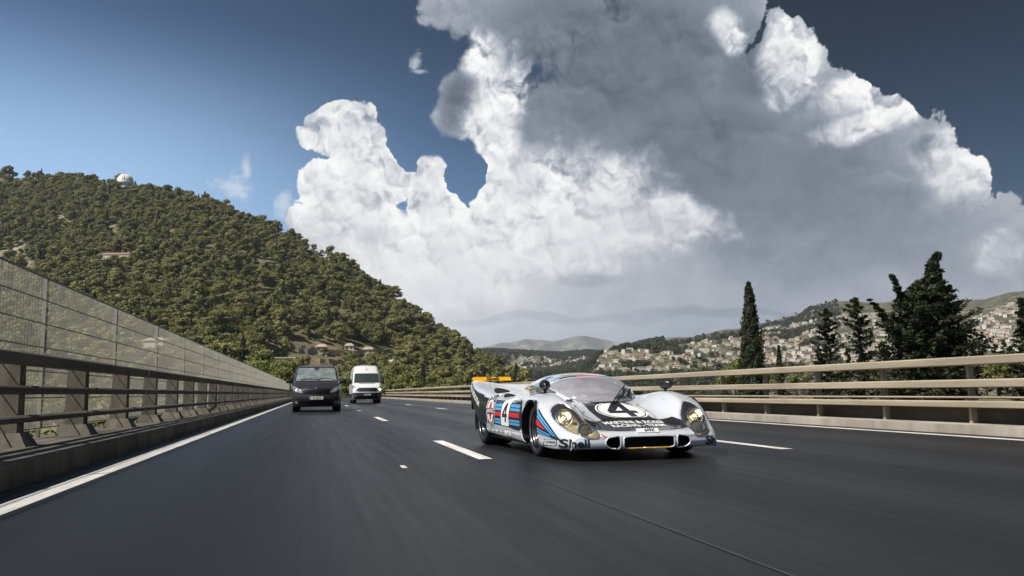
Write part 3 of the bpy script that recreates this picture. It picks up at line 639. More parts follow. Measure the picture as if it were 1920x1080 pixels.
# openings: each a closed outline in a projection (u, v), a region test and a snap
FR, FZ, FRr = -1.15, .288, .318
RR_, RZ0, RRr = 1.15, .305, .345
def circle(cu, cv, r, n=64): return [(cu+r*cos(2*pi*k/n), cv+r*sin(2*pi*k/n)) for k in range(n)]
def superel(cu, cv, a, b, p=4, n=64, sk=0.0):
    o = []
    for k in range(n):
        t = 2*pi*k/n; c, s = cos(t), sin(t); o.append((cu+a*math.copysign(abs(c)**(2/p), c), cv+b*math.copysign(abs(s)**(2/p), s)))
    return o
def dense(poly, step=.004):
    o = []; n = len(poly)
    for i in range(n):
        a, b = np.array(poly[i]), np.array(poly[(i+1) % n]); m = max(1, int(np.linalg.norm(b-a)/step)); o += [tuple(a+(b-a)*k/m) for k in range(m)]
    return np.array(o)
def inside(poly, P_):
    P_ = np.asarray(P_); x, y = P_[:, 0], P_[:, 1]; r = np.zeros(len(P_), bool); n = len(poly)
    for i in range(n):
        x1, y1 = poly[i]; x2, y2 = poly[(i+1) % n]
        if y1 == y2: continue
        c = ((y1 > y) != (y2 > y)) & (x < (x2-x1)*(y-y1)/(y2-y1)+x1); r ^= c
    return r
def smooth_closed(pts, n=6):
    A = np.array(pts, float); L = len(A); o = []
    for i in range(L):
        p0, p1, p2, p3 = A[(i-1) % L], A[i], A[(i+1) % L], A[(i+2) % L]
        for t in np.arange(n)/n: o.append(tuple(.5*((2*p1)+(-p0+p2)*t+(2*p0-5*p1+4*p2-p3)*t*t+(-p0+3*p1-3*p2+p3)*t**3)))
    return o
# headlamp cover outline, seen from the front (x, z); left-hand one of the picture, mirrored for the other
EGG = smooth_closed([(-.69,.555),(-.765,.548),(-.835,.495),(-.845,.42),(-.81,.345),(-.74,.278),(-.655,.236),(-.565,.222),(-.512,.245),(-.515,.31),(-.56,.405),(-.62,.495)])
MOUTH = superel(0, .180, .272, .058, 7)
SM = smooth_closed([(-.31,.235),(-.31,.127),(-.36,.122),(-.41,.130),(-.450,.160),(-.452,.198),(-.425,.228),(-.37,.238)])
mir = lambda P_: [(-a, b) for a, b in P_]
openings = [('x', EGG, lambda v: (v[:,0] < 0) & (v[:,1] < -1.2)), ('x', mir(EGG), lambda v: (v[:,0] > 0) & (v[:,1] < -1.2)),
            ('x', MOUTH, lambda v: v[:,1] < -1.9), ('x', SM, lambda v: v[:,1] < -1.8), ('x', mir(SM), lambda v: v[:,1] < -1.8)]
for s in (-1, 1):
    openings += [('y', circle(FR, FZ, FRr), (lambda v, s=s: (s*v[:,0] > .79))), ('y', circle(RR_, RZ0, RRr), (lambda v, s=s: (s*v[:,0] > .80)))]
COCK = smooth_closed([(0,-.80),(.26,-.76),(.42,-.62),(.49,-.3),(.50,0),(.47,.35),(.3,.5),(0,.52),(-.3,.5),(-.47,.35),(-.50,0),(-.49,-.3),(-.42,-.62),(-.26,-.76)])
openings.append(('z', COCK, lambda v: v[:,2] > .3))
dele = np.zeros(len(Fq), bool); eggface = {}
for k, (ax, poly, cond) in enumerate(openings):
    pr = {'x': V[:, [0, 2]], 'y': V[:, [1, 2]], 'z': V[:, [0, 1]]}[ax]; cn = cond(V); D = dense(poly)
    lo, hi = D.min(0)-.03, D.max(0)+.03; idx = np.where(cn & (pr[:,0] > lo[0]) & (pr[:,0] < hi[0]) & (pr[:,1] > lo[1]) & (pr[:,1] < hi[1]))[0]
    dist = ((pr[idx][:, None]-D[None])**2).sum(-1); jn = dist.argmin(1); dm = np.sqrt(dist[np.arange(len(idx)), jn])
    # a vertex moves onto the outline when it is nearer than half its own edge length
    el = np.zeros(len(V)); cnt = np.zeros(len(V))
    for a, b in ((0, 1), (1, 2)):
        d_ = np.linalg.norm(V[Fq[:, a]]-V[Fq[:, b]], axis=1); 
        for c_ in (a, b): np.add.at(el, Fq[:, c_], d_); np.add.at(cnt, Fq[:, c_], 1)
    el /= np.maximum(cnt, 1); sn = dm < el[idx]*(.62 if ax != 'y' else .72)
    cols = {'x': (0, 2), 'y': (1, 2), 'z': (0, 1)}[ax]
    for q, c_ in enumerate(cols): V[idx[sn], c_] = D[jn[sn], q]
    fc = V[Fq].mean(1); pf = {'x': fc[:, [0, 2]], 'y': fc[:, [1, 2]], 'z': fc[:, [0, 1]]}[ax]; ins = inside(poly, pf) & cond(fc)
    if k < 2: eggface[k] = ins.copy()
    dele |= ins
body = link('body', np_mesh('body', V, Fq[~dele], [M_silver], True), car)
md = body.modifiers.new('skin', 'SOLIDIFY'); md.thickness = .008; md.offset = -1
def cast(p, d):
    h = BVH.ray_cast(Vector(p), Vector(d)); return (h[0], h[1] if h[1].dot(Vector(d)) < 0 else -h[1]) if h[0] is not None else (None, None)
def lay(poly_or_bm, axis, name, m, parent, off=.0025, grid=.02, mp=None, bvh=None, side=-1, smooth=True):
    """lays a flat outline (u, v) onto the skin: axis 'front' (x, z), 'top' (x, y), 'side' (y, z) on the given side"""
    B = bvh or BVH
    if isinstance(poly_or_bm, bmesh.types.BMesh): b = poly_or_bm
    else:
        b = bmesh.new()
        for poly in (poly_or_bm if isinstance(poly_or_bm[0][0], (tuple, list, np.ndarray)) else [poly_or_bm]):
            b.faces.new([b.verts.new((float(q[0]), float(q[1]), 0)) for q in poly])
    xs = [v.co.x for v in b.verts]; ys = [v.co.y for v in b.verts]
    for c, a0, a1 in ((0, min(xs), max(xs)), (1, min(ys), max(ys))):
        k = math.ceil(a0/grid)
        while k*grid < a1:
            co = (k*grid, 0, 0) if c == 0 else (0, k*grid, 0); no = (1, 0, 0) if c == 0 else (0, 1, 0)
            bmesh.ops.bisect_plane(b, geom=b.verts[:]+b.edges[:]+b.faces[:], plane_co=co, plane_no=no, dist=1e-5); k += 1
    bad = []
    for v in b.verts:
        u, w = v.co.x, v.co.y
        if mp: u, w = mp(u, w)
        if axis == 'front': o, d = (u, -4, w), (0, 1, 0)
        elif axis == 'top': o, d = (u, w, 3), (0, 0, -1)
        elif axis == 'side': o, d = (side*3, u, w), (-side, 0, 0)
        elif axis == 'back': o, d = (u, 8, w), (0, -1, 0)
        h = B.ray_cast(Vector(o), Vector(d))
        if h[0] is None: bad.append(v); continue
        n = h[1] if h[1].dot(Vector(d)) < 0 else -h[1]; v.co = h[0]+n*off
    bmesh.ops.delete(b, geom=bad, context='VERTS'); me = bpy.data.meshes.new(name); b.to_mesh(me); b.free(); me.materials.append(m)
    return link(name, me, parent)
def text_bm(s, size, bold=.012, sx=1.0, align='CENTER', shear=0.0):
    cu = bpy.data.curves.new('lettering', 'FONT'); cu.body = s; cu.size = size; cu.align_x = align; cu.align_y = 'CENTER'; cu.offset = bold*size; cu.resolution_u = 3; cu.shear = shear
    o = bpy.data.objects.new('lettering', cu); C.objects.link(o); dg = bpy.context.evaluated_depsgraph_get(); me = bpy.data.meshes.new_from_object(o.evaluated_get(dg)); b = bmesh.new(); b.from_mesh(me)
    bpy.data.objects.remove(o); bpy.data.curves.remove(cu); bpy.data.meshes.remove(me)
    for v in b.verts: v.co.x *= sx
    bmesh.ops.remove_doubles(b, verts=b.verts, dist=1e-5); return b
def put_text(s, axis, u, w, size, m, name='lettering', parent=None, rot=0.0, sx=1.0, bold=.012, off=.005, side=-1, flip=False, grid=.03, bvh=None):
    b = text_bm(s, size, bold, sx); c_, s_ = cos(rot), sin(rot); f = -1 if flip else 1
    for v in b.verts: x, y = v.co.x*f, v.co.y; v.co.x = u+c_*x-s_*y; v.co.y = w+s_*x+c_*y
    return lay(b, axis, name, m, parent, off, grid, side=side, bvh=bvh)
def trace(poly, axis, off=.004, bvh=None, side=-1):      # outline points on the skin, for rims
    B = bvh or BVH; o = []
    for u, w in poly:
        if axis == 'front': q, d = (u, -4, w), (0, 1, 0)
        elif axis == 'top': q, d = (u, w, 3), (0, 0, -1)
        elif axis == 'side': q, d = (side*3, u, w), (-side, 0, 0)
        h = B.ray_cast(Vector(q), Vector(d))
        if h[0] is not None: n = h[1] if h[1].dot(Vector(d)) < 0 else -h[1]; o.append(h[0]+n*off)
    return o
# ---- livery
hood = [(-.47,-1.20),(-.40,-.80),(.40,-.80),(.47,-1.20),(.60,-1.80),(.56,-1.985),(.3,-2.055),(0,-2.075),(-.3,-2.055),(-.56,-1.985),(-.60,-1.80)]
HB = [(-.25,-.86),(.30,-.86),(.335,-1.15),(.335,-1.52),(.50,-1.60),(.54,-1.75),(.52,-1.93),(.3,-2.03),(0,-2.055),(-.3,-2.03),(-.52,-1.93),(-.54,-1.75),(-.50,-1.60),(-.27,-1.52),(-.27,-1.15)]
hd = lay(HB, 'top', 'hood_panel', M_charc, car, .003)
lay([(-.25,-1.45),(.33,-1.45),(.36,-1.53),(.34,-1.565),(-.26,-1.565),(-.28,-1.53)], 'top', 'air_outlet', M_dark, hd, .006)
def ell(cx, cy, a, b, n=48, t0=0, t1=2*pi): return [(cx+a*cos(t0+(t1-t0)*k/n), cy+b*sin(t0+(t1-t0)*k/n)) for k in range(n)]
RC = (.085, -1.19)
def clipy(P_, y0): return [(x, max(y, y0)) for x, y in P_]
lay(clipy(ell(RC[0], RC[1], .285, .315), -1.45), 'top', 'number_roundel', M_wht, hd, .006)
lay(clipy(ell(RC[0], RC[1], .268, .295), -1.452), 'top', 'roundel_ring', M_charc, hd, .007); lay(clipy(ell(RC[0], RC[1], .255, .28), -1.454), 'top', 'number_field', M_wht, hd, .008)
def four_bm(cx, cy, s, sy, flipx=False):
    b = bmesh.new(); f = -1 if flipx else 1
    parts = [[(-.02,.44),(.05,.20),(-.17,-.05),(-.40,-.05)], [(-.02,.44),(.22,.44),(.24,-.05),(.05,-.05),(.05,.20)], [(-.40,-.05),(-.17,-.05),(.05,-.05),(.24,-.05),(.40,-.05),(.40,-.20),(-.40,-.20)], [(.05,-.20),(.24,-.20),(.24,-.44),(.05,-.44)]]
    for P_ in parts: b.faces.new([b.verts.new((cx+f*s*x, cy+sy*y, 0)) for x, y in P_])
    return b
lay(four_bm(RC[0]-.0, RC[1]+.02, .42, .60), 'top', 'number', M_charc, hd, .0105)
put_text('MARTINI & ROSSI', 'top', 0.03, -1.655, .155, M_wht, 'lettering', hd, sx=.56, bold=.03, off=.007)
put_text('RACING - TEAM', 'top', 0.03, -1.80, .150, M_wht, 'lettering', hd, sx=.55, bold=.03, off=.007)
# nose ducts beside the lamps
for s in (-1, 1):
    lay([(s*.37,-1.64),(s*.50,-1.60),(s*.50,-1.78),(s*.46,-1.84)], 'top', 'brake_duct', M_dark, hd, .007)
    mb = MB(); mb.tube(trace([(s*.36,-1.60),(s*.42,-1.87)], 'top', .006), .004, 6); mb.tube(trace([(s*.36,-.95),(s*.40,-1.3),(s*.345,-1.6),(s*.38,-1.98)], 'top', .001), .0022, 5); mb.build('panel_gap', M_dark, car)
    for px_, py_ in ((s*.38,-.98),(s*.37,-1.22),(s*.37,-1.95)):
        q = trace([(px_, py_)], 'top', .006)[0]; MB().box(q, (.03,.012,.012), .003).build('clip', M_alu, car)
# front face openings: rims and dark ducts
for nm, P_ in (('radiator_mouth', MOUTH), ('side_duct', SM), ('side_duct', mir(SM))):
    D = [tuple(q) for q in dense(P_, .012)]; rimp = trace(D, 'front', .002); du = thing(nm, (0,0,0)); du.parent = car
    MB().tube(rimp, .0075, 8, closed=True).build('rim', M_silver, du, True)
    mb = MB(); A = [mb.b.verts.new(q) for q in rimp]; cx = sum(q.x for q in rimp)/len(rimp); cz = sum(q.z for q in rimp)/len(rimp)
    Bv = [mb.b.verts.new((cx+(q.x-cx)*.9, q.y+.22, cz+(q.z-cz)*.9)) for q in rimp]; n = len(A)
    for k in range(n): mb.b.faces.new((A[k], Bv[k], Bv[(k+1) % n], A[(k+1) % n]))
    mb.b.faces.new(Bv); mb.build('duct_inside', M_dark, du)
    if nm == 'radiator_mouth':
        mb = MB(); [mb.box((-.22+.022*k, rimp[0].y+.17, .18), (.004,.01,.10)) for k in range(21)]; [mb.box((0, rimp[0].y+.172, .14+.02*k), (.46,.008,.003)) for k in range(5)]; mb.build('radiator_core', mat('radiator', (.04,.04,.045), .5, .5), du)
lp = trace([(-.23+.023*k, .1265) for k in range(21)], 'front', .004); MB().tube(lp, .0055, 6).build('yellow_lip', M_yel, car)
# headlamps
M_bowl = mat('lamp_bowl', (.42,.37,.26), .35, .4, var=.3, vscale=14); M_refl = mat('reflector', (.85,.83,.78), .12, 1.0); M_bulb = mat('lamp_glow', (1,1,.9), .3, emit=(1,.83,.55,6.0)); M_chr = mat('chrome', (.8,.8,.8), .1, 1.0)
M_lens = thin_glass('lens_glass', (1,.98,.93), .05, .10, (.9,.86,.7))
for k, s in ((0, -1), (1, 1)):
    hl = thing('headlight', (0,0,0)); hl.parent = car
    fcs = Fq[eggface[k]]; used_v = np.unique(fcs); rem = -np.ones(len(V), int); rem[used_v] = np.arange(len(used_v))
    link('cover', np_mesh('cover', V[used_v], rem[fcs], [M_cover], True), hl)
    E_ = EGG if s < 0 else mir(EGG); pts = trace(E_, 'front', .001); MB().tube(pts, .0045, 6, closed=True).build('cover_rim', M_chr, hl, True)
    mb = MB(); A = [mb.b.verts.new(q) for q in trace(E_, 'front', -.004)]; cc = Vector((s*.68, -1.50, .39)); rings = [A]
    for f_, dep in ((.92,.05),(.75,.11),(.45,.15),(.1,.16)):
        rings.append([mb.b.verts.new(Vector((cc.x+(v.co.x-cc.x)*f_, v.co.y+dep, cc.z+(v.co.z-cc.z)*f_-dep*.2))) for v in A])
    n = len(A)
    for R1, R2 in zip(rings, rings[1:]):
        for i in range(n): mb.b.faces.new((R1[i], R1[(i+1) % n], R2[(i+1) % n], R2[i]))
    mb.b.faces.new(rings[-1]); mb.build('bowl', M_bowl, hl, True)
    for (lx, lz, r_, lit, dp) in ((.738,.418,.090,1,.040),(.612,.298,.076,0,.022)):
        q = trace([(s*lx, lz)], 'front', 0)[0]; cy = q.y+dp; nm = 'lamp'
        lm = thing(nm, (s*lx, cy, lz), 0); lm.parent = hl; lm.rotation_euler = (radians(-14), 0, radians(-s*4))
        MB().lathe([(r_, -.012), (r_+.006, -.004), (r_+.004, .02), (r_-.006, .012), (r_-.006, -.008), (r_, -.012)], axis='Y', n=36).build('ring', M_chr, lm, True)
        MB().lathe([(r_-.004, 0), (r_*.8, .035), (r_*.5, .055), (r_*.15, .062), (.001, .062)], axis='Y', n=32).build('reflector', M_refl, lm, True)
        MB().lathe([(.001,-.016), (r_*.55,-.012), (r_*.95,0)], axis='Y', n=32).build('lens', M_lens, lm, True)
        if lit: mb = MB(); bmesh.ops.create_icosphere(mb.b, subdivisions=2, radius=.017, matrix=Matrix.Translation((0,.02,0))); mb.build('bulb', M_bulb, lm, True)
# side livery, both sides
for s in (-1, 1):
    fl = s > 0
    DS = smooth_closed([(-.80,.585),(-.3,.575),(.15,.585),(.5,.60),(.85,.625),(1.2,.655),(1.55,.70),(1.9,.80),(1.985,.845),(1.985,.64),(1.7,.52),(1.5,.40),(1.1,.3),(.8,.305),(.3,.295),(-.2,.285),(-.84,.28)], 4)
    bp_ = lay(DS, 'side', 'side_panel', M_black, car, .003, side=s)
    lay([(.95,.655),(1.3,.69),(1.6,.74),(1.9,.825),(1.9,.80),(1.6,.712),(1.3,.662),(.95,.625)], 'side', 'blue_flash', M_navy, bp_, .006, side=s)
    for y0, y1 in ((-.79,-.33),(.06,.34)):
        for z0, z1, mm in ((.51,.545,M_lblue),(.47,.50,M_lblue),(.40,.445,M_red),(.345,.37,M_lblue),(.31,.335,M_lblue)):
            lay([(y0,z0),(y1,z0+.003),(y1,z1+.003),(y0,z1)], 'side', 'stripe', mm, bp_, .006, side=s)
    NP_ = [(-.30,.60),(-.30,.292),(.05,.298),(.05,.61)]
    lay(NP_, 'side', 'number_panel', M_wht, bp_, .006, side=s); lay(four_bm(-.12, .445, .27, .25, not fl), 'side', 'number', M_black, bp_, .009, side=s)
    rc = (.545, .455); lay(ell(*rc, .205, .205), 'side', 'roundel', M_wht, bp_, .007, side=s)
    lay(ell(*rc, .195, .195), 'side', 'roundel_band', M_navy, bp_, .0085, side=s); lay(ell(*rc, .138, .138), 'side', 'roundel_field', M_wht, bp_, .0105, side=s)
    lay(ell(*rc, .058, .118), 'side', 'red_spot', M_red, bp_, .012, side=s); lay([(rc[0]-.125,rc[1]-.035),(rc[0]+.125,rc[1]-.035),(rc[0]+.125,rc[1]+.035),(rc[0]-.125,rc[1]+.035)], 'side', 'name_bar', M_black, bp_, .0135, side=s)
    put_text('MARTINI', 'side', rc[0], rc[1], .062, M_wht, 'lettering', bp_, sx=.95, bold=.02, off=.0155, side=s, flip=not fl)
    txt = 'MARTINI & ROSSI RACING TEAM '; 
    for i, ch in enumerate(txt):
        if ch == ' ': continue
        a = -2*pi*i/len(txt)+pi*.9; ff = 1 if fl else -1
        put_text(ch, 'side', rc[0]+ff*.166*cos(a), rc[1]+.166*sin(a), .05, M_wht, 'lettering', bp_, rot=ff*(a-pi/2), sx=1.0, bold=.02, off=.0105, side=s, flip=not fl)
    put_text('RACING-TEAM', 'side', 1.40, .615, .105, M_wht, 'lettering', bp_, rot=.33, sx=.80, bold=.03, off=.006, side=s, flip=not fl)
    put_text('MARTINI', 'side', 1.80, .745, .09, M_wht, 'lettering', bp_, rot=.42, sx=.6, bold=.03, off=.006, side=s, flip=not fl)
    # wedge of stripes ahead of the front wheel
    WG = [(-1.44,.50),(-1.47,.275),(-1.86,.225)]
    w_ = lay([(-1.42,.515),(-1.46,.265),(-1.90,.205)], 'side', 'stripe_wedge', M_black, car, .004, side=s)
    lay([(-1.43,.49),(-1.435,.462),(-1.83,.232),(-1.85,.222)], 'side', 'stripe', M_lblue, w_, .0065, side=s); lay([(-1.437,.450),(-1.44,.428),(-1.78,.243),(-1.80,.238)], 'side', 'stripe', M_lblue, w_, .0065, side=s)
    lay([(-1.44,.41),(-1.45,.348),(-1.64,.300)], 'side', 'stripe', M_red, w_, .0065, side=s)
    lay([(-1.455,.325),(-1.458,.305),(-1.72,.248),(-1.74,.252)], 'side', 'stripe', M_lblue, w_, .0065, side=s); lay([(-1.46,.294),(-1.462,.276),(-1.74,.228),(-1.76,.230)], 'side', 'stripe', M_lblue, w_, .0065, side=s)
    for i, (t_, y_, w__) in enumerate((('DUNLOP', .62, .72),('BOSCH', .42, .7),('BILSTEIN', .20, .7),('KONI', .02, .8))):
        put_text(t_, 'side', y_, .215, .045, M_black, 'lettering', car, sx=w__, bold=.01, off=.004, side=s, flip=not fl)
    lay([(-.10,.185),(-.36,.185),(-.34,.235),(-.08,.235)], 'side', 'sponsor_patch', M_wht, car, .004, side=s); put_text('repco', 'side', -.22, .21, .045, M_black, 'lettering', car, sx=.8, off=.006, side=s, flip=not fl)
    # shoulder vents
    for P_ in ([(s*.70,.62),(s*.86,.66),(s*.84,.92),(s*.76,.98)], [(s*.72,.28),(s*.85,.30),(s*.82,.46),(s*.75,.50)]):
        lay(smooth_closed(P_, 5), 'top', 'air_vent', M_dark, car, .004)
    mb = MB(); mb.tube(trace([(-.84,.58),(-.86,.45),(-.86,.29)], 'side', .002, side=s), .002, 5); mb.tube(trace([(.66,.62),(.70,.45),(.80,.31)], 'side', .002, side=s), .002, 5); mb.build('panel_gap', M_dark, car)
# names low on the nose corners
put_text('Shell', 'front', -.735, .175, .112, M_black, 'lettering', car, sx=1.2, bold=.03, off=.004)
put_text('Shell', 'front', .775, .175, .115, M_black, 'lettering', car, sx=1.25, bold=.03, off=.004)
cb = lay([(-.935,.148),(-.872,.148),(-.872,.212),(-.935,.212)], 'front', 'sponsor_patch', M_black, car, .003); lay([(-.932,.152),(-.875,.152),(-.875,.208),(-.932,.208)], 'front', 'patch_field', M_silver, cb, .0045)
put_text('CIBIE', 'front', -.903, .182, .028, M_black, 'lettering', cb, sx=.75, bold=.02, off=.006)
lay([(-.50,.262),(-.485,.262),(-.44,.235),(-.452,.230)], 'front', 'tow_arrow', M_red, car, .005)
mb = MB(); mb.box((0,-2.082,.292), (.24,.006,.052), .002, rot=Matrix.Rotation(radians(-42), 3, 'X').to_quaternion()); pl = mb.build('number_plate', M_wht, car)
tb = text_bm('649X', .052, .02, .95); R_ = Matrix.Rotation(radians(48), 4, 'X')
for v in tb.verts: v.co = (Matrix.Translation((.018,-2.087,.295)) @ R_) @ Vector((v.co.x, v.co.y, .002))
me = bpy.data.meshes.new('lettering'); tb.to_mesh(me); tb.free(); me.materials.append(M_navy); link('lettering', me, pl)
# ---- cockpit bubble
BY = [-.92,-.88,-.80,-.68,-.50,-.34,-.15,.08,.32,.55,.80,1.05,1.35,1.7]
BT = [.545,.592,.655,.735,.805,.850,.886,.910,.912,.898,.872,.842,.812,.790]
BW = [.20,.36,.455,.51,.545,.555,.56,.555,.54,.51,.47,.43,.40,.36]
BB = [.51,.535,.55,.565,.575,.58,.585,.59,.60,.61,.63,.64,.66,.68]
TH = np.radians([0,8,18,30,42,55,70,90,110,125,138,150,162,172,180]); e_ = .84
bn = np.array([[(.035+w_*math.copysign(abs(cos(t))**e_, cos(t)), y+(.17*(abs(cos(t)))**2 if y < -.4 else .17*(abs(cos(t)))**2*max(0, (-.15-y)/.25) if y < -.15 else 0), b_+(t_-b_)*abs(sin(t))**.62) for t in TH] for y, t_, w_, b_ in zip(BY, BT, BW, BB)])
BS = catmull(catmull(bn, 5, 0), 5, 1); br_, bc_ = BS.shape[:2]
def bubble(name, r0, r1, c0, c1, m, parent, off=0.0, **kw):
    sub = BS[r0:r1+1, c0:c1+1]; o = link(name, np_mesh(name, sub.reshape(-1, 3), grid_faces(sub.shape[0], sub.shape[1]), [m], True), parent); return o
R_top = 5*5+1; cL, cR = 5*3-1, 5*11+1
canopy = bubble('roof', R_top, br_-1, cL, cR, M_silver, car)
ws = bubble('windscreen', 2, R_top, cL, cR, M_screen, car)
for a, b in ((0, cL), (cR, bc_-1)):
    q0, q1 = R_top-10, 5*9
    bubble('pillar', 0, q0, a, b, M_silver, car); bubble('side_window', q0, q1, a, b, M_side, car); bubble('rear_quarter', q1, br_-1, a, b, M_silver, car)
bubble('screen_base', 0, 2, cL, cR, M_charc, car)
edge = [Vector(BS[R_top, c]) for c in range(cL, cR+1)]; MB().tube([Vector(BS[r, cL]) for r in range(2, R_top)]+edge+[Vector(BS[r, cR]) for r in range(R_top-1, 1, -1)], .008, 6).build('screen_trim', M_silver, car, True)
MB().tube([Vector(BS[2, c]) for c in range(cL, cR+1)], .006, 6).build('screen_seal', M_dark, car)
bub = solid_bvh(BS.reshape(-1, 3), grid_faces(br_, bc_))
def rowband(r0, r1, c0, c1, name, m, parent, off=.004):
    sub = BS[r0:r1+1, c0:c1+1].copy(); cen = np.array([0, 0, .4]); nn = sub-np.array([0, .3, .2]); nn /= np.linalg.norm(nn, axis=-1)[..., None]; sub = sub+nn*off
    return link(name, np_mesh(name, sub.reshape(-1, 3), grid_faces(*sub.shape[:2]), [m], True), parent)
sb = rowband(R_top, R_top+2, 14, 56, 'stripe_band', M_black, canopy, .004)
for r0, r1 in ((R_top, R_top+2), (R_top+8, R_top+10)):
    if r0 != R_top: rowband(r0, r1, 14, 56, 'stripe_band', M_black, canopy, .004)
    for c0, c1, mm in ((18,21,M_lblue),(22,25,M_lblue),(32,38,M_red),(45,48,M_lblue),(49,52,M_lblue)): rowband(r0, r1, c0, c1, 'stripe', mm, sb, .007)
rowband(R_top+2, R_top+8, 24, 46, 'roof_window', mat('roof_perspex', (.28,.32,.27), .1, .0, coat=1.0), canopy, .005)
# dark tub, seats, wheel, hoop
M_int = mat('cockpit_dark', (.035,.034,.038), .7); M_seat = mat('seat_cloth', (.09,.085,.09), .9)
mb = MB()
for s in (-1, 1): mb.box((s*.48, -.12, .36), (.02, 1.26, .38))
mb.box((0, -.12, .18), (.98, 1.3, .02)); mb.box((0, .52, .39), (.98, .03, .40)); mb.box((0, -.78, .35), (.9, .03, .34)); mb.build('tub', M_int, car)
MB().box((0, -.66, .565), (.78, .16, .07), .03).build('dashboard', M_int, car)
for sx in (-.24, .26): 
    st_ = thing('seat', (0,0,0)); st_.parent = car; MB().box((sx, .20, .42), (.40, .12, .48), .04, rot=Matrix.Rotation(radians(-28), 3, 'X').to_quaternion()).build('backrest', M_seat, st_); MB().box((sx, -.08, .25), (.40, .46, .10), .03).build('cushion', M_seat, st_)
MB().tube([(-.46,.44,.5),(-.40,.40,.74),(-.22,.38,.83),(0,.37,.85),(.22,.38,.83),(.40,.40,.74),(.46,.44,.5)], .016, 8).build('roll_hoop', M_alu, car, True)
sw = thing('steering_wheel', (-.20,-.42,.60)); sw.parent = car; sw.rotation_euler = (radians(62), 0, 0)
MB().tube([(.15*cos(t), .15*sin(t), 0) for t in np.linspace(0, 2*pi, 33)[:-1]], .011, 8, closed=True).build('rim', mat('wheel_leather', (.05,.045,.04), .5), sw, True)
mb = MB(); [mb.box((.07*cos(a), .07*sin(a), -.01), (.14, .02, .004), rot=Matrix.Rotation(a, 3, 'Z').to_quaternion()) for a in (pi/2*3, pi/6, pi*5/6)]; mb.build('spoke', M_alu, sw)
# wipers
def surf_pt(x, y, off=.02):
    h = bub.ray_cast(Vector((x, y, 3)), Vector((0, 0, -1))); return h[0]+Vector((0, 0, off)) if h[0] is not None else cast((x, y, 3), (0, 0, -1))[0]+Vector((0,0,off))
for x0, y0, x1, y1 in ((.10,-.93,.38,-.60),(.14,-.92,.44,-.62)):
    a, b = surf_pt(x0, y0, .03), surf_pt(x1, y1, .035); wp = MB(); wp.tube([a, (a+b)/2+Vector((0,-.03,.025)), b], .006, 6)
    wp.tube([surf_pt(x0+.04, y0+.06, .018), surf_pt((x0+x1)/2+.04, (y0+y1)/2, .02), surf_pt(x1+.02, y1+.06, .02)], .005, 6)
    wp.build('wiper', M_dark, car)
MB().box(surf_pt(.10,-.93,.02), (.05,.05,.03), .008).build('wiper_spindle', M_dark, car)
MB().tube([surf_pt(.44,-.62,.03), surf_pt(.36,-.76,.05), surf_pt(.40,-.78,.02)], .007, 6).build('wiper_arm', M_dark, car)
# mirrors
for s in (-1, 1):
    x, y = s*.725, -.98; q = trace([(x, y)], 'top', 0)[0]; mr = thing('mirror', (x, y, q.z)); mr.parent = car; mr.rotation_euler = (0, 0, s*.25)
    MB().lathe([(.001,-.12),(.022,-.11),(.045,-.075),(.06,-.02),(.064,.02),(.060,.035),(.05,.036),(.001,.030)], (0,0,.085), 'Y', 28).build('shell', M_mirror, mr, True)
    MB().lathe([(.001,.031),(.052,.0365)], (0,0,.085), 'Y', 28).build('mirror_glass', M_chr, mr)
    MB().tube([(0,0,-.005),(0,.005,.03),(0,.005,.05)], [.022,.010,.012], 8).lathe([(.001,.006),(.045,.005),(.055,-.006)], (0,0,0), 'Z', 20).build('foot', M_mirror, mr, True)
# rear fins and yellow spoiler tabs
for s in (-1, 1):
    sp = thing('spoiler', (0,0,0)); sp.parent = car
    q = MB(); P_ = [(s*.88,.855),(s*.905,.872),(s*.895,.898),(s*.86,.908),(s*.36,.908),(s*.325,.896),(s*.325,.855)]
    q.prism(P_, lambda u, v: (u, 1.975+(v-.8)*.25, v), lambda u, v: (u, 1.99+(v-.8)*.25, v)); q.build('yellow_tab', M_yel, sp)
    b = text_bm('Shell', .058, .04, 1.7)
    for v in b.verts: v.co = Vector((s*.60+v.co.x, 1.966+.25*.085, .882+v.co.y))
    me = bpy.data.meshes.new('lettering'); b.to_mesh(me); b.free(); me.materials.append(M_black); link('lettering', me, sp)
tl = MB(); L_ = [SURF[-1, k] for k in range(0, nc, 3)]; A = [tl.b.verts.new(q) for q in L_]; Bv = [tl.b.verts.new((q[0]*.98, q[1]-.01, .45)) for q in L_]
for k in range(len(A)-1): tl.b.faces.new((A[k], A[k+1], Bv[k+1], Bv[k]))
tl.build('tail_panel', M_black, car)
MB().box((0, 1.55, .32), (1.3, .8, .22), .05).build('gearbox', M_int, car)
MB().box((0, 0, .125), (1.78, 3.2, .02)).build('undertray', M_dark, car)
for s in (-1, 1):
    for cy, cz, r_ in ((FR, FZ, FRr), (RR_, RZ0, RRr)):
        mb = MB(); n = 40; A = []; 
        for k in range(n+1):
            a = -.35+(pi+.7)*k/n; A.append((mb.b.verts.new((s*(.955 if cy < 0 else .975), cy+r_*cos(a), cz+r_*sin(a))), mb.b.verts.new((s*.58, cy+r_*.98*cos(a), cz+r_*.98*sin(a)))))
        for k in range(n): mb.b.faces.new((A[k][0], A[k+1][0], A[k+1][1], A[k][1]))
        mb.build('wheel_arch', M_dark, car)
